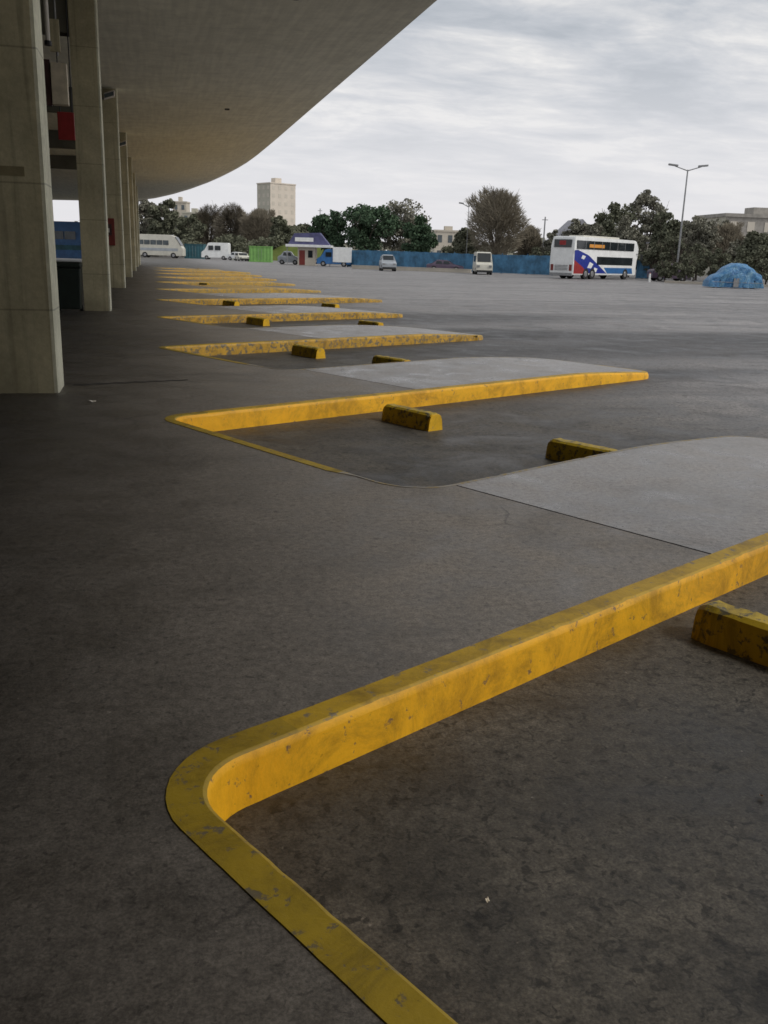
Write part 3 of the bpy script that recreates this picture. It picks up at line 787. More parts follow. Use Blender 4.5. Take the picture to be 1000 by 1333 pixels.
def van(px, D, L, H, lab, mat_, rot, cat='van', name='delivery_van', W=.95, cargo=None):
    o = empty(name, far(px, D), rot)
    bm = bmesh.new()
    prof = [(0, .3), (0, H - .15), (.15, H), (L * .66, H), (L * .75, H - .1), (L * .86, H * .56), (L * .98, H * .44), (L, .3)]
    prism(bm, prof, lambda z: W if z < H * .5 else W - (z - H * .5) * .1)
    bmesh.ops.bevel(bm, geom=[e for e in bm.edges if e.calc_length() > .2], offset=.05, segments=2, affect='EDGES')
    link('body', bm, mat_, o)
    bm = bmesh.new(); prism(bm, [(L * .765, H - .12), (L * .78, H - .12), (L * .875, H * .57), (L * .86, H * .56)], lambda z: W - .18); link('windscreen', bm, M_GLASS, o)
    for s in (-1, 1):
        y = s * (W - .03)
        for (a, b_) in ((.56, .73), (.3, .5)):
            bm = bmesh.new(); box(bm, L * a, L * b_, min(y, y + s * .04), max(y, y + s * .04), H * .56, H * .82); link('window', bm, M_GLASS, o)
        bm = bmesh.new(); box(bm, L - .06, L + .02, s * W * .72 - .13, s * W * .72 + .13, H * .33, H * .42); link('headlight', bm, M_GREY, o)
        for x in (L * .2, L * .8): wheel(o, x, s * (W + .01), .33, .22)
    bm = bmesh.new(); box(bm, L - .1, L + .06, -W + .05, W - .05, .25, .45); link('bumper', bm, M_BLACK, o)
    if cargo:
        bm = bmesh.new(); box(bm, -.1, L * .52, -W - .06, W + .06, .55, H + .25, bev=.03); link('cargo_box', bm, cargo, o)
    tag(o, lab, cat)
    return o
van(299, 152, 4.7, 2.75, 'white van with raised box parked left of the small white cars', M_WHITE, math.pi - YAW + R(0) , cargo=None)
bpy.data.objects[-1] if False else None
van(457, 116, 4.4, 2.15, 'blue fronted van with white cargo box beside the kiosk', M_BLUE, math.pi - YAW - R(0), cargo=M_WHITE)
van(626, 96, 4.6, 2.25, 'white van seen end on in front of the blue fence', M_CREAM, math.atan2(-FWD.y, -FWD.x), W=.85)

def car(px, D, L, H, lab, mat_, rot, W=.86, cat='car'):
    o = empty('parked_car', far(px, D), rot)
    bm = bmesh.new()
    prof = [(0, .28), (-.02, H * .55), (.1, H * .62), (L * .14, H * .66), (L * .27, H * .97), (L * .35, H), (L * .56, H * .98), (L * .72, H * .66), (L * .95, H * .54), (L, H * .45), (L, .25)]
    prism(bm, prof, lambda z: W if z < H * .6 else W - (z - H * .6) * .35)
    bmesh.ops.bevel(bm, geom=[e for e in bm.edges if e.calc_length() > .2], offset=.04, segments=2, affect='EDGES')
    link('body', bm, mat_, o)
    for s in (-1, 1):
        for (a, b_) in ((.24, .42), (.44, .62)):
            bm = bmesh.new(); y = W - .1
            pts = [(L * a, s * (W - .0), H * .66), (L * b_, s * (W - .0), H * .66), (L * b_ - .12, s * (W - .09), H * .9), (L * a + .08, s * (W - .09), H * .9)]
            poly(bm, pts); link('window', bm, M_GLASS, o)
        bm = bmesh.new(); box(bm, L - .07, L + .015, s * W * .7 - .13, s * W * .7 + .13, H * .38, H * .48); link('headlight', bm, M_GREY, o)
        for x in (L * .19, L * .8): wheel(o, x, s * (W + .01), .31, .2)
    bm = bmesh.new(); prism(bm, [(L * .6, H * .93), (L * .61, H * .95), (L * .725, H * .68), (L * .71, H * .66)], lambda z: W - .22); link('windscreen', bm, M_GLASS, o)
    bm = bmesh.new(); prism(bm, [(L * .145, H * .68), (L * .13, H * .69), (L * .255, H * .95), (L * .27, H * .93)], lambda z: W - .22); link('rear_window', bm, M_GLASS, o)
    bm = bmesh.new(); box(bm, L - .08, L + .05, -W + .06, W - .06, .2, .42); link('bumper', bm, M_BLACK, o)
    tag(o, lab, cat)
    return o
FRONT = math.atan2(-FWD.y, -FWD.x)
car(298, 150, 3.9, 1.35, 'small white car between the white van and the lime container', M_WHITE, -YAW - R(25))
car(312, 146, 3.9, 1.3, 'low cream car right beside the lime green container', M_CREAM, FRONT + R(20))
car(362, 122, 2.9, 1.75, 'silver car with dark windows left of the kiosk', M_SILVER, -YAW + R(2))
car(503, 98, 3.4, 1.68, 'small silver grey car facing the camera alone in front of the fence', M_SILVER, FRONT + R(6), W=.78)
car(556, 104, 4.2, 1.3, 'dark low car parked against the blue fence', M_PURPLE, -YAW)
car(848, 88, 3.8, 1.7, 'purple grey car standing behind the white marker post', M_PURPLE, -YAW + R(5))

# car under a blue tarpaulin
o = empty('covered_car', far(957, 69.5), -YAW)
bm = bmesh.new(); rows = []; rnd = random.Random(4)
for i in range(29):
    t = -1 + 2 * i / 28; row = []
    hz = [(-1, .55), (-.82, .95), (-.6, 1.1), (-.42, 1.55), (-.1, 1.86), (.25, 1.84), (.52, 1.6), (.72, 1.25), (.92, 1.05), (1, .55)]
    for (a, za), (b, zb) in zip(hz, hz[1:]):
        if a <= t <= b: h = za + (zb - za) * (t - a) / (b - a)
    for j in range(21):
        a = math.pi * j / 20; cs = math.cos(a)
        yy = .95 * math.copysign(abs(cs) ** .5, cs); zz = h * (math.sin(a) ** .42)
        fold = .09 * math.sin(j * 1.3 + i * .5) * math.sin(i * .9) + .07 * math.sin(i * 2.1 + j * .6) * (1 - math.sin(a) * .8) + rnd.uniform(-.02, .02)
        row.append(bm.verts.new((t * 2.05 + fold * .6, yy * (1 + fold * 1.2) * (.86 + .14 * math.cos(t * 1.4)), max(.06, zz + fold * .35 * math.sin(a)))))
    rows.append(row)
for a, b in zip(rows, rows[1:]):
    for j in range(20): f = bm.faces.new((a[j], b[j], b[j + 1], a[j + 1])); f.smooth = True
bm.faces.new(rows[0]); bm.faces.new(rows[-1][::-1])
link('tarpaulin', bm, M_TARP, o)
for x in (-1.25, 1.25):
    for s in (-1, 1):
        bm = bmesh.new(); tube(bm, (x, s * .6, .31), (x, s * .8, .31), .31, n=20); link('wheel', bm, M_TYRE, o)
bm = bmesh.new(); tube(bm, (-1.9, -1.0, .45), (1.9, -1.0, .42), .02, n=6); link('rope', bm, M_GREY, o)
bm = bmesh.new(); box(bm, -.28, .12, -1.0, -.9, .1, .75); link('patch', bm, M_GREY, o)
tag(o, 'car wrapped in a bright blue tarpaulin at the right side', 'covered car')

# marker posts
def marker(px, D, h, lab, mat_=M_WHITE, r=.08):
    o = empty('marker_post', far(px, D))
    bm = bmesh.new(); tube(bm, (0, 0, 0), (0, 0, h), r, r * .85, 12); link('shaft', bm, mat_, o)
    bm = bmesh.new(); tube(bm, (0, 0, h), (0, 0, h + .06), r * .9, r * .4, 12); link('cap', bm, M_RED, o)
    tag(o, lab, 'post')
marker(848, 82, .75, 'white marker post standing right of the double decker coach', r=.1)

# containers
def container(px, D, L, Dp, H, lab, mat_, name, rot=-YAW):
    o = empty(name, far(px, D), rot)
    bm = bmesh.new(); n = int(L / .25)
    pts = []
    for i in range(n + 1):
        x = L * i / n; pts.append((x, (0 if i % 2 else .05)))
    a = [bm.verts.new((x, y, .12)) for x, y in pts] ; b = [bm.verts.new((x, y, H - .1)) for x, y in pts]
    for i in range(n): bm.faces.new((a[i], a[i + 1], b[i + 1], b[i]))
    c = [bm.verts.new((0, Dp, .12)), bm.verts.new((L, Dp, .12)), bm.verts.new((L, Dp, H - .1)), bm.verts.new((0, Dp, H - .1))]
    bm.faces.new(c); bm.faces.new((a[0], b[0], c[3], c[0])); bm.faces.new((a[-1], c[1], c[2], b[-1]))
    link('panel', bm, mat_, o)
    bm = bmesh.new()
    for (x0, x1, z0, z1) in ((-.05, L + .05, 0, .14), (-.05, L + .05, H - .12, H)): box(bm, x0, x1, -.04, Dp + .04, z0, z1)
    link('frame', bm, mat_, o)
    bm = bmesh.new(); box(bm, L * .42, L * .43, -.03, -.005, .3, H - .3); box(bm, L * .57, L * .58, -.03, -.005, .3, H - .3); link('lock_bar', bm, M_GREY, o)
    tag(o, lab, 'container')
container(324, 138, 3.35, 2.2, 2.35, 'bright lime green container at the back of the lot', M_LIME, 'shipping_container')
container(240, 158, 3.3, 2.4, 2.45, 'dark teal container right of the cream coach', M_TEAL, 'shipping_container')

# kiosk
M_KROOF = simple('purple_blue_roof', (.09, .09, .2), .55, .3, 1.5)
o = empty('kiosk', far(372, 118), -YAW)
bm = bmesh.new(); box(bm, 1.55, 3.85, 0, 3.0, 0, 2.3); link('wall', bm, M_PALE, o)
bm = bmesh.new(); box(bm, 0, 6.0, -.5, 3.3, 2.3, 2.62, bev=.03); link('canopy_fascia', bm, M_WHITE, o)
bm = bmesh.new(); prism(bm, [(0.3, 2.63), (1.1, 4.0), (4.4, 4.15), (5.7, 2.63)], lambda z: 1.5); r_ = link('roof', bm, M_KROOF, o); r_.location = (0, 1.4, 0)
bm = bmesh.new(); box(bm, 1.2, 3.6, -.16, -.1, 3.0, 3.5); link('sign_board', bm, M_WHITE, o)
bm = bmesh.new(); box(bm, 2.9, 3.5, -.02, -.004, 1.0, 1.9); link('window', bm, M_GLASS, o)
bm = bmesh.new(); box(bm, 1.75, 2.5, -.02, -.004, .05, 1.9); link('door', bm, M_REDDARK, o)
for x in (.2, 5.8):
    bm = bmesh.new(); tube(bm, (x, -.3, 0), (x, -.3, 2.3), .06); link('leg', bm, M_GREY, o)
tag(o, 'cream kiosk with wide white canopy and grey roof', 'kiosk')

# ------------------------------------------------------------------ fence, walls
def fence(pxa, Da, pxb, Db, h, lab):
    A, B = far(pxa, Da), far(pxb, Db); L = (B - A).length
    o = empty('fence', A, math.atan2((B - A).y, (B - A).x))
    n = int(L / .3); bm = bmesh.new(); pr = []
    for i in range(n + 1):
        x = L * i / n; y = .03 if i % 2 else -.03; hh = h + .04 * math.sin(i * .07) + .02 * math.sin(i * 1.3)
        pr.append((bm.verts.new((x, y, .05)), bm.verts.new((x, y, hh))))
    for a, b in zip(pr, pr[1:]): bm.faces.new((a[0], b[0], b[1], a[1]))
    link('sheet_panel', bm, M_FENCE, o)
    q = max(1, int(L / 3))
    for i in range(q + 1):
        bm = bmesh.new(); box(bm, i * L / q - .05, i * L / q + .05, .04, .14, 0, h + .12); link('fence_post', bm, M_FPOST, o)
    bm = bmesh.new(); box(bm, 0, L, .035, .08, h - .35, h - .28); box(bm, 0, L, .035, .08, .4, .47); link('rail', bm, M_FPOST, o)
    tag(o, lab, 'fence')
fence(452, 116, 720, 100, 2.1, 'long blue corrugated sheet fence across the back of the lot')
fence(830, 98, 868, 97, 2.0, 'short blue fence section right behind the coach')
# low pale kerb wall in front of the fence
def lowwall(pxa, Da, pxb, Db, lab, h=.35):
    A, B = far(pxa, Da), far(pxb, Db); L = (B - A).length
    o = tag(empty('low_wall', A, math.atan2((B - A).y, (B - A).x)), lab, 'low wall')
    bm = bmesh.new(); box(bm, 0, L, 0, .22, 0, h, bev=.02); link('wall', bm, M_PALE, o)
    bm = bmesh.new(); box(bm, -.03, L + .03, -.03, .25, h + .002, h + .06, bev=.01); link('coping', bm, M_PALE, o)
lowwall(458, 104, 614, 99, 'low pale wall along the foot of the blue fence')
lowwall(868, 80, 1120, 73, 'low pale kerb wall behind the blue covered car', .14)

# buildings far behind
def block(px, D, w, dp, h, lab, mats, rot, floors, cols, name='apartment_tower', cat='tower', base=0, roofed=True, sidecols=None, wm=M_GLASSMID):
    o = empty(name, far(px, D), rot)
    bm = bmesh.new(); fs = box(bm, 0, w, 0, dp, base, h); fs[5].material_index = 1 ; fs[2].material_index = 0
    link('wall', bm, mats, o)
    if roofed:
        bm = bmesh.new(); box(bm, -.2, w + .2, -.2, dp + .2, h + .003, h + .5); rr = link('roof', bm, mats[0], o)
        bm = bmesh.new(); box(bm, w * .35, w * .6, dp * .3, dp * .6, h + .5, h + h * .05 + 1.2); link('rooftop_hut', bm, mats[0], rr)
    fh = (h - base) / floors
    for i in range(floors):
        for j in range(cols):
            x0 = w * (j + .28) / cols; bm = bmesh.new(); box(bm, x0, x0 + w * .42 / cols, -.06, -.01, base + fh * (i + .3), base + fh * (i + .78))
            link('window', bm, wm, o)
        for j in range(sidecols or 0):
            y0 = dp * (j + .28) / sidecols; bm = bmesh.new(); box(bm, -.06, -.01, y0, y0 + dp * .42 / sidecols, base + fh * (i + .3), base + fh * (i + .78))
            link('window', bm, wm, o)
    tag(o, lab, cat)
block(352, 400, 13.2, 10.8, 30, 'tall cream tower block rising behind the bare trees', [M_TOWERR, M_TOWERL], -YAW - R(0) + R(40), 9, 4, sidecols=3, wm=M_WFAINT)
block(226, 330, 5, 6, 17.5, 'pale narrow apartment block at the far end of the canopy', [M_PALE, M_TOWERL], -YAW, 5, 2, 'apartment_block', 'building')
block(238, 320, 8, 8, 13.5, 'lower grey apartment block right of the narrow pale one', [M_TOWERL, M_TOWERL], -YAW, 4, 3, 'apartment_block', 'building')
block(565, 260, 9, 8, 8.5, 'far pale house seen between the evergreens and the brown tree', [M_PALE, M_TOWERL], -YAW + R(5), 2, 3, 'house', 'house')
block(938, 135, 16, 10, 8.6, 'flat roofed brown and beige building above the trees at right', [M_ROOFBR, M_TOWERL], -YAW + R(6), 3, 6, 'warehouse', 'building', wm=M_WFAINT)
# gabled house behind the bus
o = empty('gabled_house', far(722, 150), -YAW + R(8))
bm = bmesh.new(); box(bm, 0, 8.5, 0, 7, 0, 4.4); link('wall', bm, M_PALE, o)
bm = bmesh.new(); pts = [(-.4, 4.0), (4.2, 8.3), (8.9, 4.0)]
a = [bm.verts.new((x, -.3, z)) for x, z in pts]; b = [bm.verts.new((x, 7.3, z)) for x, z in pts]
bm.faces.new(a); bm.faces.new(b[::-1])
for i in range(3): j = (i + 1) % 3; bm.faces.new((a[i], b[i], b[j], a[j]))
link('roof', bm, M_ROOFT, o)
for x in (1.2, 5.6):
    bm = bmesh.new(); box(bm, x, x + 1.4, -.06, -.01, 1.4, 2.8); link('window', bm, M_GLASSMID, o)
tag(o, 'pale house with grey gabled roof rising behind the coach', 'house')
# small white shed right of bus
o = empty('shed', far(846, 112), -YAW)
bm = bmesh.new(); box(bm, 0, 1.5, 0, 2, 0, 4.0); link('wall', bm, M_PALE, o)
bm = bmesh.new(); box(bm, -.15, 1.65, -.15, 2.15, 4.0, 4.18); link('roof', bm, M_ROOFT, o)
bm = bmesh.new(); box(bm, .3, .8, -.03, -.005, 1.2, 2.4); link('door', bm, M_GREY, o)
tag(o, 'narrow pale shed among the trees right of the coach', 'shed')

# ------------------------------------------------------------------ lamp posts and poles
def lamp_post(px, D, h, arm, lab, two=True, r=.11):
    o = empty('street_lamp', far(px, D), -YAW)
    bm = bmesh.new(); tube(bm, (0, 0, 0), (0, 0, h), r, r * .6, 10); link('pole', bm, M_GREY, o)
    for s in ((-1, 1) if two else (-1,)):
        bm = bmesh.new(); tube(bm, (0, 0, h - .1), (s * arm, 0, h + .32), .055, .04, 8); a = link('arm', bm, M_GREY, o)
        bm = bmesh.new(); box(bm, min(s * arm * .75, s * arm * 1.45), max(s * arm * .75, s * arm * 1.45), -.17, .17, h + .27, h + .44, bev=.04)
        for v in bm.verts: v.co.z += abs(v.co.x) * .1 - .1
        link('lamp_head', bm, M_GREY, a)
    tag(o, lab, 'street lamp')
lamp_post(882, 92, 10.7, 1.35, 'tall grey twin headed street lamp above the right hand trees')
lamp_post(607, 118, 8.0, .9, 'slim street lamp with one small head beside the brown tree', False, .06)
def pole(px, D, h, lab, r=.1):
    o = empty('utility_pole', far(px, D), -YAW)
    bm = bmesh.new(); tube(bm, (0, 0, 0), (0, 0, h), r, r * .7, 8); link('shaft', bm, M_GREY, o)
    bm = bmesh.new(); box(bm, -.45, .45, -.04, .04, h - .5, h - .4); link('crossarm', bm, M_GREY, o)
    tag(o, lab, 'pole')
pole(706, 140, 8.0, 'grey utility pole between the brown tree and the gabled house', .14)
pole(995, 110, 9.2, 'dark pole at the right edge in front of the flat roofed building', .12)
pole(416, 190, 10.5, 'thin mast rising above the round evergreens', .11)

# ------------------------------------------------------------------ vegetation
def rnd_unit(rnd):
    while True:
        v = Vector((rnd.uniform(-1, 1), rnd.uniform(-1, 1), rnd.uniform(-1, 1)))
        if .05 < v.length <= 1: return v
def tree(px, D, wpx, toppy, kind, lab, basecrown=.2, n=3200, seed=1, cat='tree', leaf=None, group=None, name=None):
    rnd = random.Random(seed * 31 + int(px))
    hor = 331 + .0314 * (px - 500); H = m(hor - toppy, D) * 1.02 + 1.68; Wd = m(wpx, D) / 2
    o = empty(name or {'g': 'evergreen_tree', 'd': 'dense_tree', 'b': 'bare_tree', 'm': 'sparse_tree', 's': 'shrub'}[kind], far(px, D), rnd.uniform(0, 6))
    # trunk and limbs
    bm = bmesh.new(); z1 = H * max(.25, basecrown + .1); tr = max(.08, H * .02)
    tube(bm, (0, 0, -.1), (0, 0, z1), tr, tr * .7, 8)
    limbs = []
    for i in range(7 if kind in 'gdm' else 16):
        a = rnd.uniform(0, 6.28); rr = rnd.uniform(.3, .85); top = Vector((math.cos(a) * Wd * rr, math.sin(a) * Wd * rr, H * rnd.uniform(.55, .93)))
        st = Vector((0, 0, z1 * rnd.uniform(.6, 1))); mid_ = st.lerp(top, .5) + Vector((0, 0, H * .05))
        tube(bm, st, mid_, tr * .5, tr * .3, 6, False); tube(bm, mid_, top, tr * .3, tr * .1, 5, False); limbs.append((st, mid_, top))
        for q in range(3):
            e = mid_.lerp(top, rnd.random()); t2 = e + Vector((rnd.uniform(-1, 1) * Wd * .35, rnd.uniform(-1, 1) * Wd * .35, rnd.uniform(.02, .2) * H))
            if kind != 'b': t2.z = min(t2.z, H * .84); t2.x *= .8; t2.y *= .8
            tube(bm, e, t2, tr * .16, tr * .05, 4, False); limbs.append((e, e.lerp(t2, .5), t2))
    link('trunk', bm, M_BARK, o)
    bm = bmesh.new()
    zc = H * (1 + basecrown) / 2; hz = H * (1 - basecrown) / 2
    if kind in 'gdms':
        ncl = {'g': 34, 'd': 44, 'm': 85, 's': 22}[kind]; cl = []
        for i in range(ncl):
            v = rnd_unit(rnd); v = v * (.55 + .45 * rnd.random()) / max(.5, v.length) * min(1, v.length + .3)
            c = Vector((v.x * Wd * .82, v.y * Wd * .82, zc + v.z * hz * .84)); cl.append((c, Wd * rnd.uniform(.16, .34) * (.8 if kind == 'm' else 1)))
        ls = leaf or {'g': .16, 'd': .165, 'm': .14, 's': .13}[kind] * max(.8, D / 110)
        for i in range(n):
            c, r = rnd.choice(cl); v = rnd_unit(rnd); f = r * (1.25 if rnd.random() < .12 else 1)
            p = c + Vector((v.x * f, v.y * f, v.z * f * .75))
            if p.z > H: p.z = H - rnd.random() * .3
            if p.z < .05: p.z = .1
            s = ls * rnd.uniform(.6, 1.4); a = rnd_unit(rnd).normalized(); b = a.orthogonal().normalized(); cdir = a.cross(b)
            k1 = rnd.uniform(.5, 1)
            bm.faces.new([bm.verts.new(p + b * s), bm.verts.new(p + cdir * s * k1), bm.verts.new(p - b * s), bm.verts.new(p - cdir * s * k1)])
        mt = {'g': M_LGREEN, 'd': M_LDARK, 'm': M_LGREY, 's': M_LDARK}[kind]
    else:
        for i in range(n):
            if i % 3 == 0:
                a, b_, c = rnd.choice(limbs); e = b_.lerp(c, rnd.random() ** .7) + rnd_unit(rnd) * Wd * .12
            else:
                v = rnd_unit(rnd); tz = v.z; sq = 1 - .35 * max(0, tz) + .08 * math.sin(5 * math.atan2(v.y, v.x) + tz * 4)
                e = Vector((v.x * Wd * sq * .9, v.y * Wd * sq * .9, zc + tz * hz * .93))
            out_ = Vector((e.x, e.y, abs(e.z - zc * .6) * .8 + .2)); out_.normalize()
            d = (out_ + rnd_unit(rnd) * .7).normalized()
            l = Wd * rnd.uniform(.1, .26); w = .03 * max(1, D / 95) * rnd.uniform(.6, 1.3); q = d.orthogonal().normalized() * w
            t = e + d * l
            if t.z > H * 1.02 or t.z < .3: continue
            bm.faces.new([bm.verts.new(e - q), bm.verts.new(e + q), bm.verts.new(t + q * .4), bm.verts.new(t - q * .4)])
        mt = M_LBROWN
    link('crown', bm, mt, o)
    tag(o, lab, cat, group)
    return o
T = [
 (188, 190, 42, 252, 'm', 'sparse dark tree half hidden by the far columns, under the canopy end'),
 (215, 185, 46, 258, 'd', 'dark dense tree above the cream coach'),
 (247, 200, 44, 276, 'd', 'low dark tree above the teal container'),
 (272, 210, 44, 268, 'b', 'leafless brown tree left of the tower block, leftmost of three'),
 (303, 205, 52, 266, 'b', 'leafless brown tree left of the tower block, middle of three'),
 (338, 200, 52, 274, 'b', 'leafless brown tree right below the tower block'),
 (366, 180, 34, 280, 'd', 'small dark tree at the right foot of the tower block'),
 (392, 190, 40, 290, 'd', 'low dark tree behind the kiosk roof'),
 (430, 150, 62, 273, 'g', 'round dark green evergreen nearest the thin mast'),
 (476, 146, 96, 264, 'g', 'largest rounded dark green evergreen behind the fence'),
 (522, 150, 84, 257, 'm', 'greyish sparse topped tree behind the evergreens'),
 (545, 138, 54, 282, 'g', 'lower evergreen at the right end of the green clump'),
 (604, 122, 38, 291, 'd', 'dark tree at the left foot of the tall brown tree'),
 (645, 116, 82, 250, 'b', 'tall bare brown tree with fine twigs behind the fence'),
 (688, 120, 36, 294, 'b', 'small bare brown tree behind the blue fence, left of the pole'),
 (718, 118, 34, 296, 'm', 'thin grey green tree directly left of the coach'),
 (752, 125, 50, 283, 'm', 'grey tree in front of the gabled roof'),
 (796, 112, 66, 262, 'd', 'dark bushy tree rising behind the left half of the coach'),
 (838, 118, 64, 244, 'm', 'tallest loose grey green tree behind the coach'),
 (866, 104, 54, 272, 'd', 'dark tree just left of the twin headed lamp'),
 (908, 98, 58, 276, 'm', 'grey green tree just right of the twin headed lamp'),
 (944, 104, 50, 292, 'b', 'bare brown tree in front of the flat roofed building'),
 (985, 92, 58, 300, 'd', 'dark tree behind the right end of the blue covered car'),
 (770, 100, 44, 288, 'm', 'low grey tree over the left roof end of the coach'),
 (812, 98, 50, 280, 'm', 'grey green tree over the middle of the coach roof'),
 (887, 118, 60, 284, 'm', 'pale grey green tree straight behind the twin headed lamp'),
 (926, 118, 66, 282, 'm', 'hazy tree covering the left corner of the flat roofed building'),
 (965, 96, 50, 305, 'm', 'loose tree behind the middle of the blue covered car'),
 (1045, 100, 70, 285, 'd', 'dark tree at the right beyond the picture'),
 (1110, 105, 80, 270, 'm', 'loose tree far right beyond the picture'),
 (40, 170, 60, 270, 'd', 'dark tree seen between the two nearest columns'),
 (-20, 160, 70, 262, 'd', 'dark tree left beyond the first column'),
]
for i, (px, D, w, top, kd, lab) in enumerate(T):
    tree(px, D, w, top, kd, lab, basecrown={'g': .1, 'd': .08, 'm': .1, 'b': .15}[kd], n={'g': 8500, 'd': 8500, 'm': 8500, 'b': 10500}[kd], seed=i, group='trees behind the lot')
SH = [(196, 172, 60, 310), (245, 176, 60, 312), (300, 178, 60, 305), (350, 170, 60, 306), (585, 130, 46, 318), (700, 108, 40, 322), (728, 104, 30, 326),
      (868, 86, 34, 335), (893, 84, 34, 332), (905, 92, 40, 318), (930, 88, 44, 318), (962, 82, 44, 330), (1000, 80, 48, 330), (880, 95, 46, 300), (850, 97, 44, 306), (820, 104, 48, 300), (782, 106, 50, 300)]
SLAB = ['low shrub behind the cream coach', 'low shrub behind the teal container', 'low shrub behind the small white cars', 'low shrub behind the lime container',
        'shrub at the fence below the far pale house', 'shrub at the fence under the small bare tree', 'shrub touching the left end of the coach',
        'low shrub behind the white marker post', 'low shrub left of the blue covered car, nearer one', 'tall shrub below the twin headed lamp, right side', 'tall shrub behind the left end of the blue covered car',
        'shrub behind the middle of the blue covered car', 'shrub behind the right end of the blue covered car', 'tall shrub at the foot of the twin headed lamp', 'tall shrub around the narrow pale shed',
        'tall shrub behind the right end of the coach', 'tall shrub behind the middle of the coach']
for i, (px, D, w, top) in enumerate(SH):
    tree(px, D, w, top, 's', SLAB[i], basecrown=0.0, n=3600, seed=100 + i, cat='shrub', group='shrubs along the edge of the lot')
# grassy bank
bm = bmesh.new(); rows = []
for i in range(25):
    row = []
    for j in range(9):
        x = i / 24 * 26; yv = j / 8 * 10; h = 3.0 * math.sin(math.pi * i / 24) * math.sin(math.pi * j / 8) + .2 * math.sin(i * 1.9 + j) * math.sin(math.pi * j / 8)
        row.append(bm.verts.new((x, yv, max(0, h))))
    rows.append(row)
for a, b in zip(rows, rows[1:]):
    for j in range(8): f = bm.faces.new((a[j], b[j], b[j + 1], a[j + 1])); f.smooth = True
o = link('grass_bank', bm, M_GRASS, None, far(300, 165)); o.rotation_euler = (0, 0, -YAW); struct(o)
# far-off belt of woodland hiding the bare horizon
bm = bmesh.new(); rnd = random.Random(77)
for i in range(15000):
    px = rnd.uniform(-900, 2300); D = rnd.uniform(300, 420); base = far(px, D)
    hmax = 6.5 + 2.5 * math.sin(px * .021) + 1.5 * math.sin(px * .067)
    p = base + Vector((0, 0, rnd.random() ** .8 * hmax)); s = rnd.uniform(.5, 1.3); a = rnd_unit(rnd).normalized(); b = a.orthogonal(); c = a.cross(b)
    bm.faces.new([bm.verts.new(p + b * s), bm.verts.new(p + c * s), bm.verts.new(p - b * s), bm.verts.new(p - c * s)])
o = link('distant_woodland', bm, M_LGREY); o['kind'] = 'stuff'; o['label'] = 'distant belt of trees on the horizon'; o['category'] = 'woodland'

# ------------------------------------------------------------------ camera
cam = bpy.data.cameras.new('camera'); co = bpy.data.objects.new('camera', cam); C.objects.link(co)
f = Vector((math.sin(YAW) * math.cos(PITCH), math.cos(YAW) * math.cos(PITCH), -math.sin(PITCH)))
r = Vector((math.cos(YAW), -math.sin(YAW), 0)); u = r.cross(f)
c_, s_ = math.cos(ROLL), math.sin(ROLL)
r2 = r * c_ + u * s_; u2 = u * c_ - r * s_
Mx = Matrix((r2, u2, -f)).transposed().to_4x4(); Mx.translation = Vector((0, 0, EYE)); co.matrix_world = Mx
cam.sensor_fit = 'VERTICAL'; cam.sensor_height = 24; cam.lens = 24 * FPX / 1333.3
cam.clip_start = .05; cam.clip_end = 5000
S.camera = co

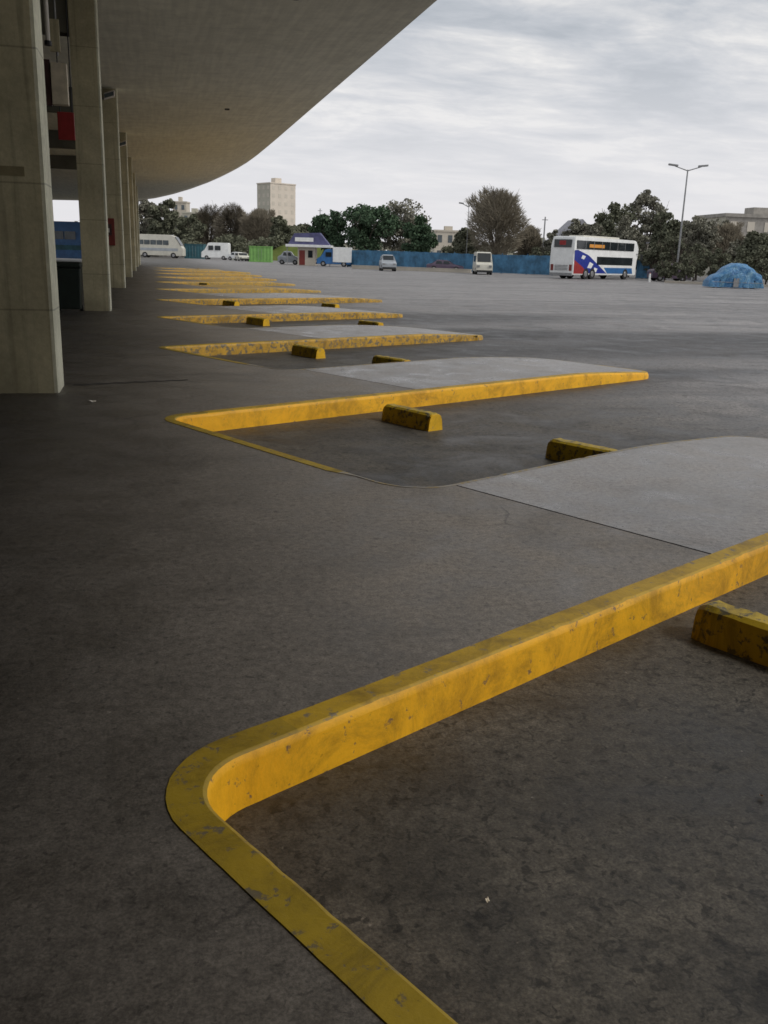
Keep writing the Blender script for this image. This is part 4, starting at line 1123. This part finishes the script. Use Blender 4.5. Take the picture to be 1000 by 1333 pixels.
# ------------------------------------------------------------------ light
W = bpy.data.worlds.new('World'); S.world = W; W.use_nodes = True; nt = W.node_tree
bg = nt.nodes['Background']; bg.inputs['Strength'].default_value = .1
SUN_EL, SUN_AZ = R(42), R(121)         # azimuth clockwise from +Y
sky = N(nt, 'ShaderNodeTexSky', sky_type='NISHITA'); sky.sun_disc = False; sky.sun_elevation = SUN_EL; sky.sun_rotation = SUN_AZ; sky.dust_density = 3
tc = N(nt, 'ShaderNodeTexCoord'); sp = N(nt, 'ShaderNodeSeparateXYZ'); nt.links.new(tc.outputs['Generated'], sp.inputs[0])
ab = N(nt, 'ShaderNodeMath', operation='ABSOLUTE'); nt.links.new(sp.outputs[2], ab.inputs[0])
dn = N(nt, 'ShaderNodeMath', operation='ADD'); nt.links.new(ab.outputs[0], dn.inputs[0]); dn.inputs[1].default_value = .12
dv = N(nt, 'ShaderNodeVectorMath', operation='DIVIDE'); nt.links.new(tc.outputs['Generated'], dv.inputs[0])
cb = N(nt, 'ShaderNodeCombineXYZ')
for i in range(3): nt.links.new(dn.outputs[0], cb.inputs[i])
nt.links.new(cb.outputs[0], dv.inputs[1])
mp = N(nt, 'ShaderNodeMapping'); mp.inputs['Scale'].default_value = (1.0, 1.5, .2); mp.inputs['Rotation'].default_value = (0, 0, R(22)); nt.links.new(dv.outputs[0], mp.inputs[0])
n1 = noise(nt, mp.outputs[0], 1.1, 8, .58, .5); n2 = noise(nt, mp.outputs[0], 3.4, 7, .6, .4)
mx = mix(nt, .35, n1.outputs[0], n2.outputs[0])
cr = ramp(nt, [(.38, (4.5, 4.85, 5.3)), (.46, (5.7, 5.95, 6.35)), (.53, (7.2, 7.25, 7.4)), (.6, (9.4, 9.2, 8.9))]); nt.links.new(mx, cr.inputs[0])
hz = N(nt, 'ShaderNodeMapRange', interpolation_type='SMOOTHSTEP'); nt.links.new(sp.outputs[2], hz.inputs[0])
hz.inputs[1].default_value = 0; hz.inputs[2].default_value = .26; hz.inputs[3].default_value = 1; hz.inputs[4].default_value = 0
c1 = mix(nt, hz.outputs[0], cr.outputs[0], (8.7, 8.6, 8.9))
c2 = mix(nt, .9, sky.outputs[0], c1)
nt.links.new(c2, bg.inputs['Color'])
sl = bpy.data.lights.new('sun', 'SUN'); sl.energy = 1.5; sl.angle = R(12); sl.color = (1, .96, .9)
so = bpy.data.objects.new('sun', sl); C.objects.link(so)
d = Vector((math.sin(SUN_AZ) * math.cos(SUN_EL), math.cos(SUN_AZ) * math.cos(SUN_EL), math.sin(SUN_EL)))
so.rotation_euler = d.to_track_quat('Z', 'Y').to_euler(); so.location = d * 60

S.view_settings.view_transform = 'Standard'; S.view_settings.look = 'None'; S.view_settings.exposure = 0; S.view_settings.gamma = 1
S.render.engine = 'CYCLES'; S.cycles.max_bounces = 6; S.cycles.filter_width = 1.6
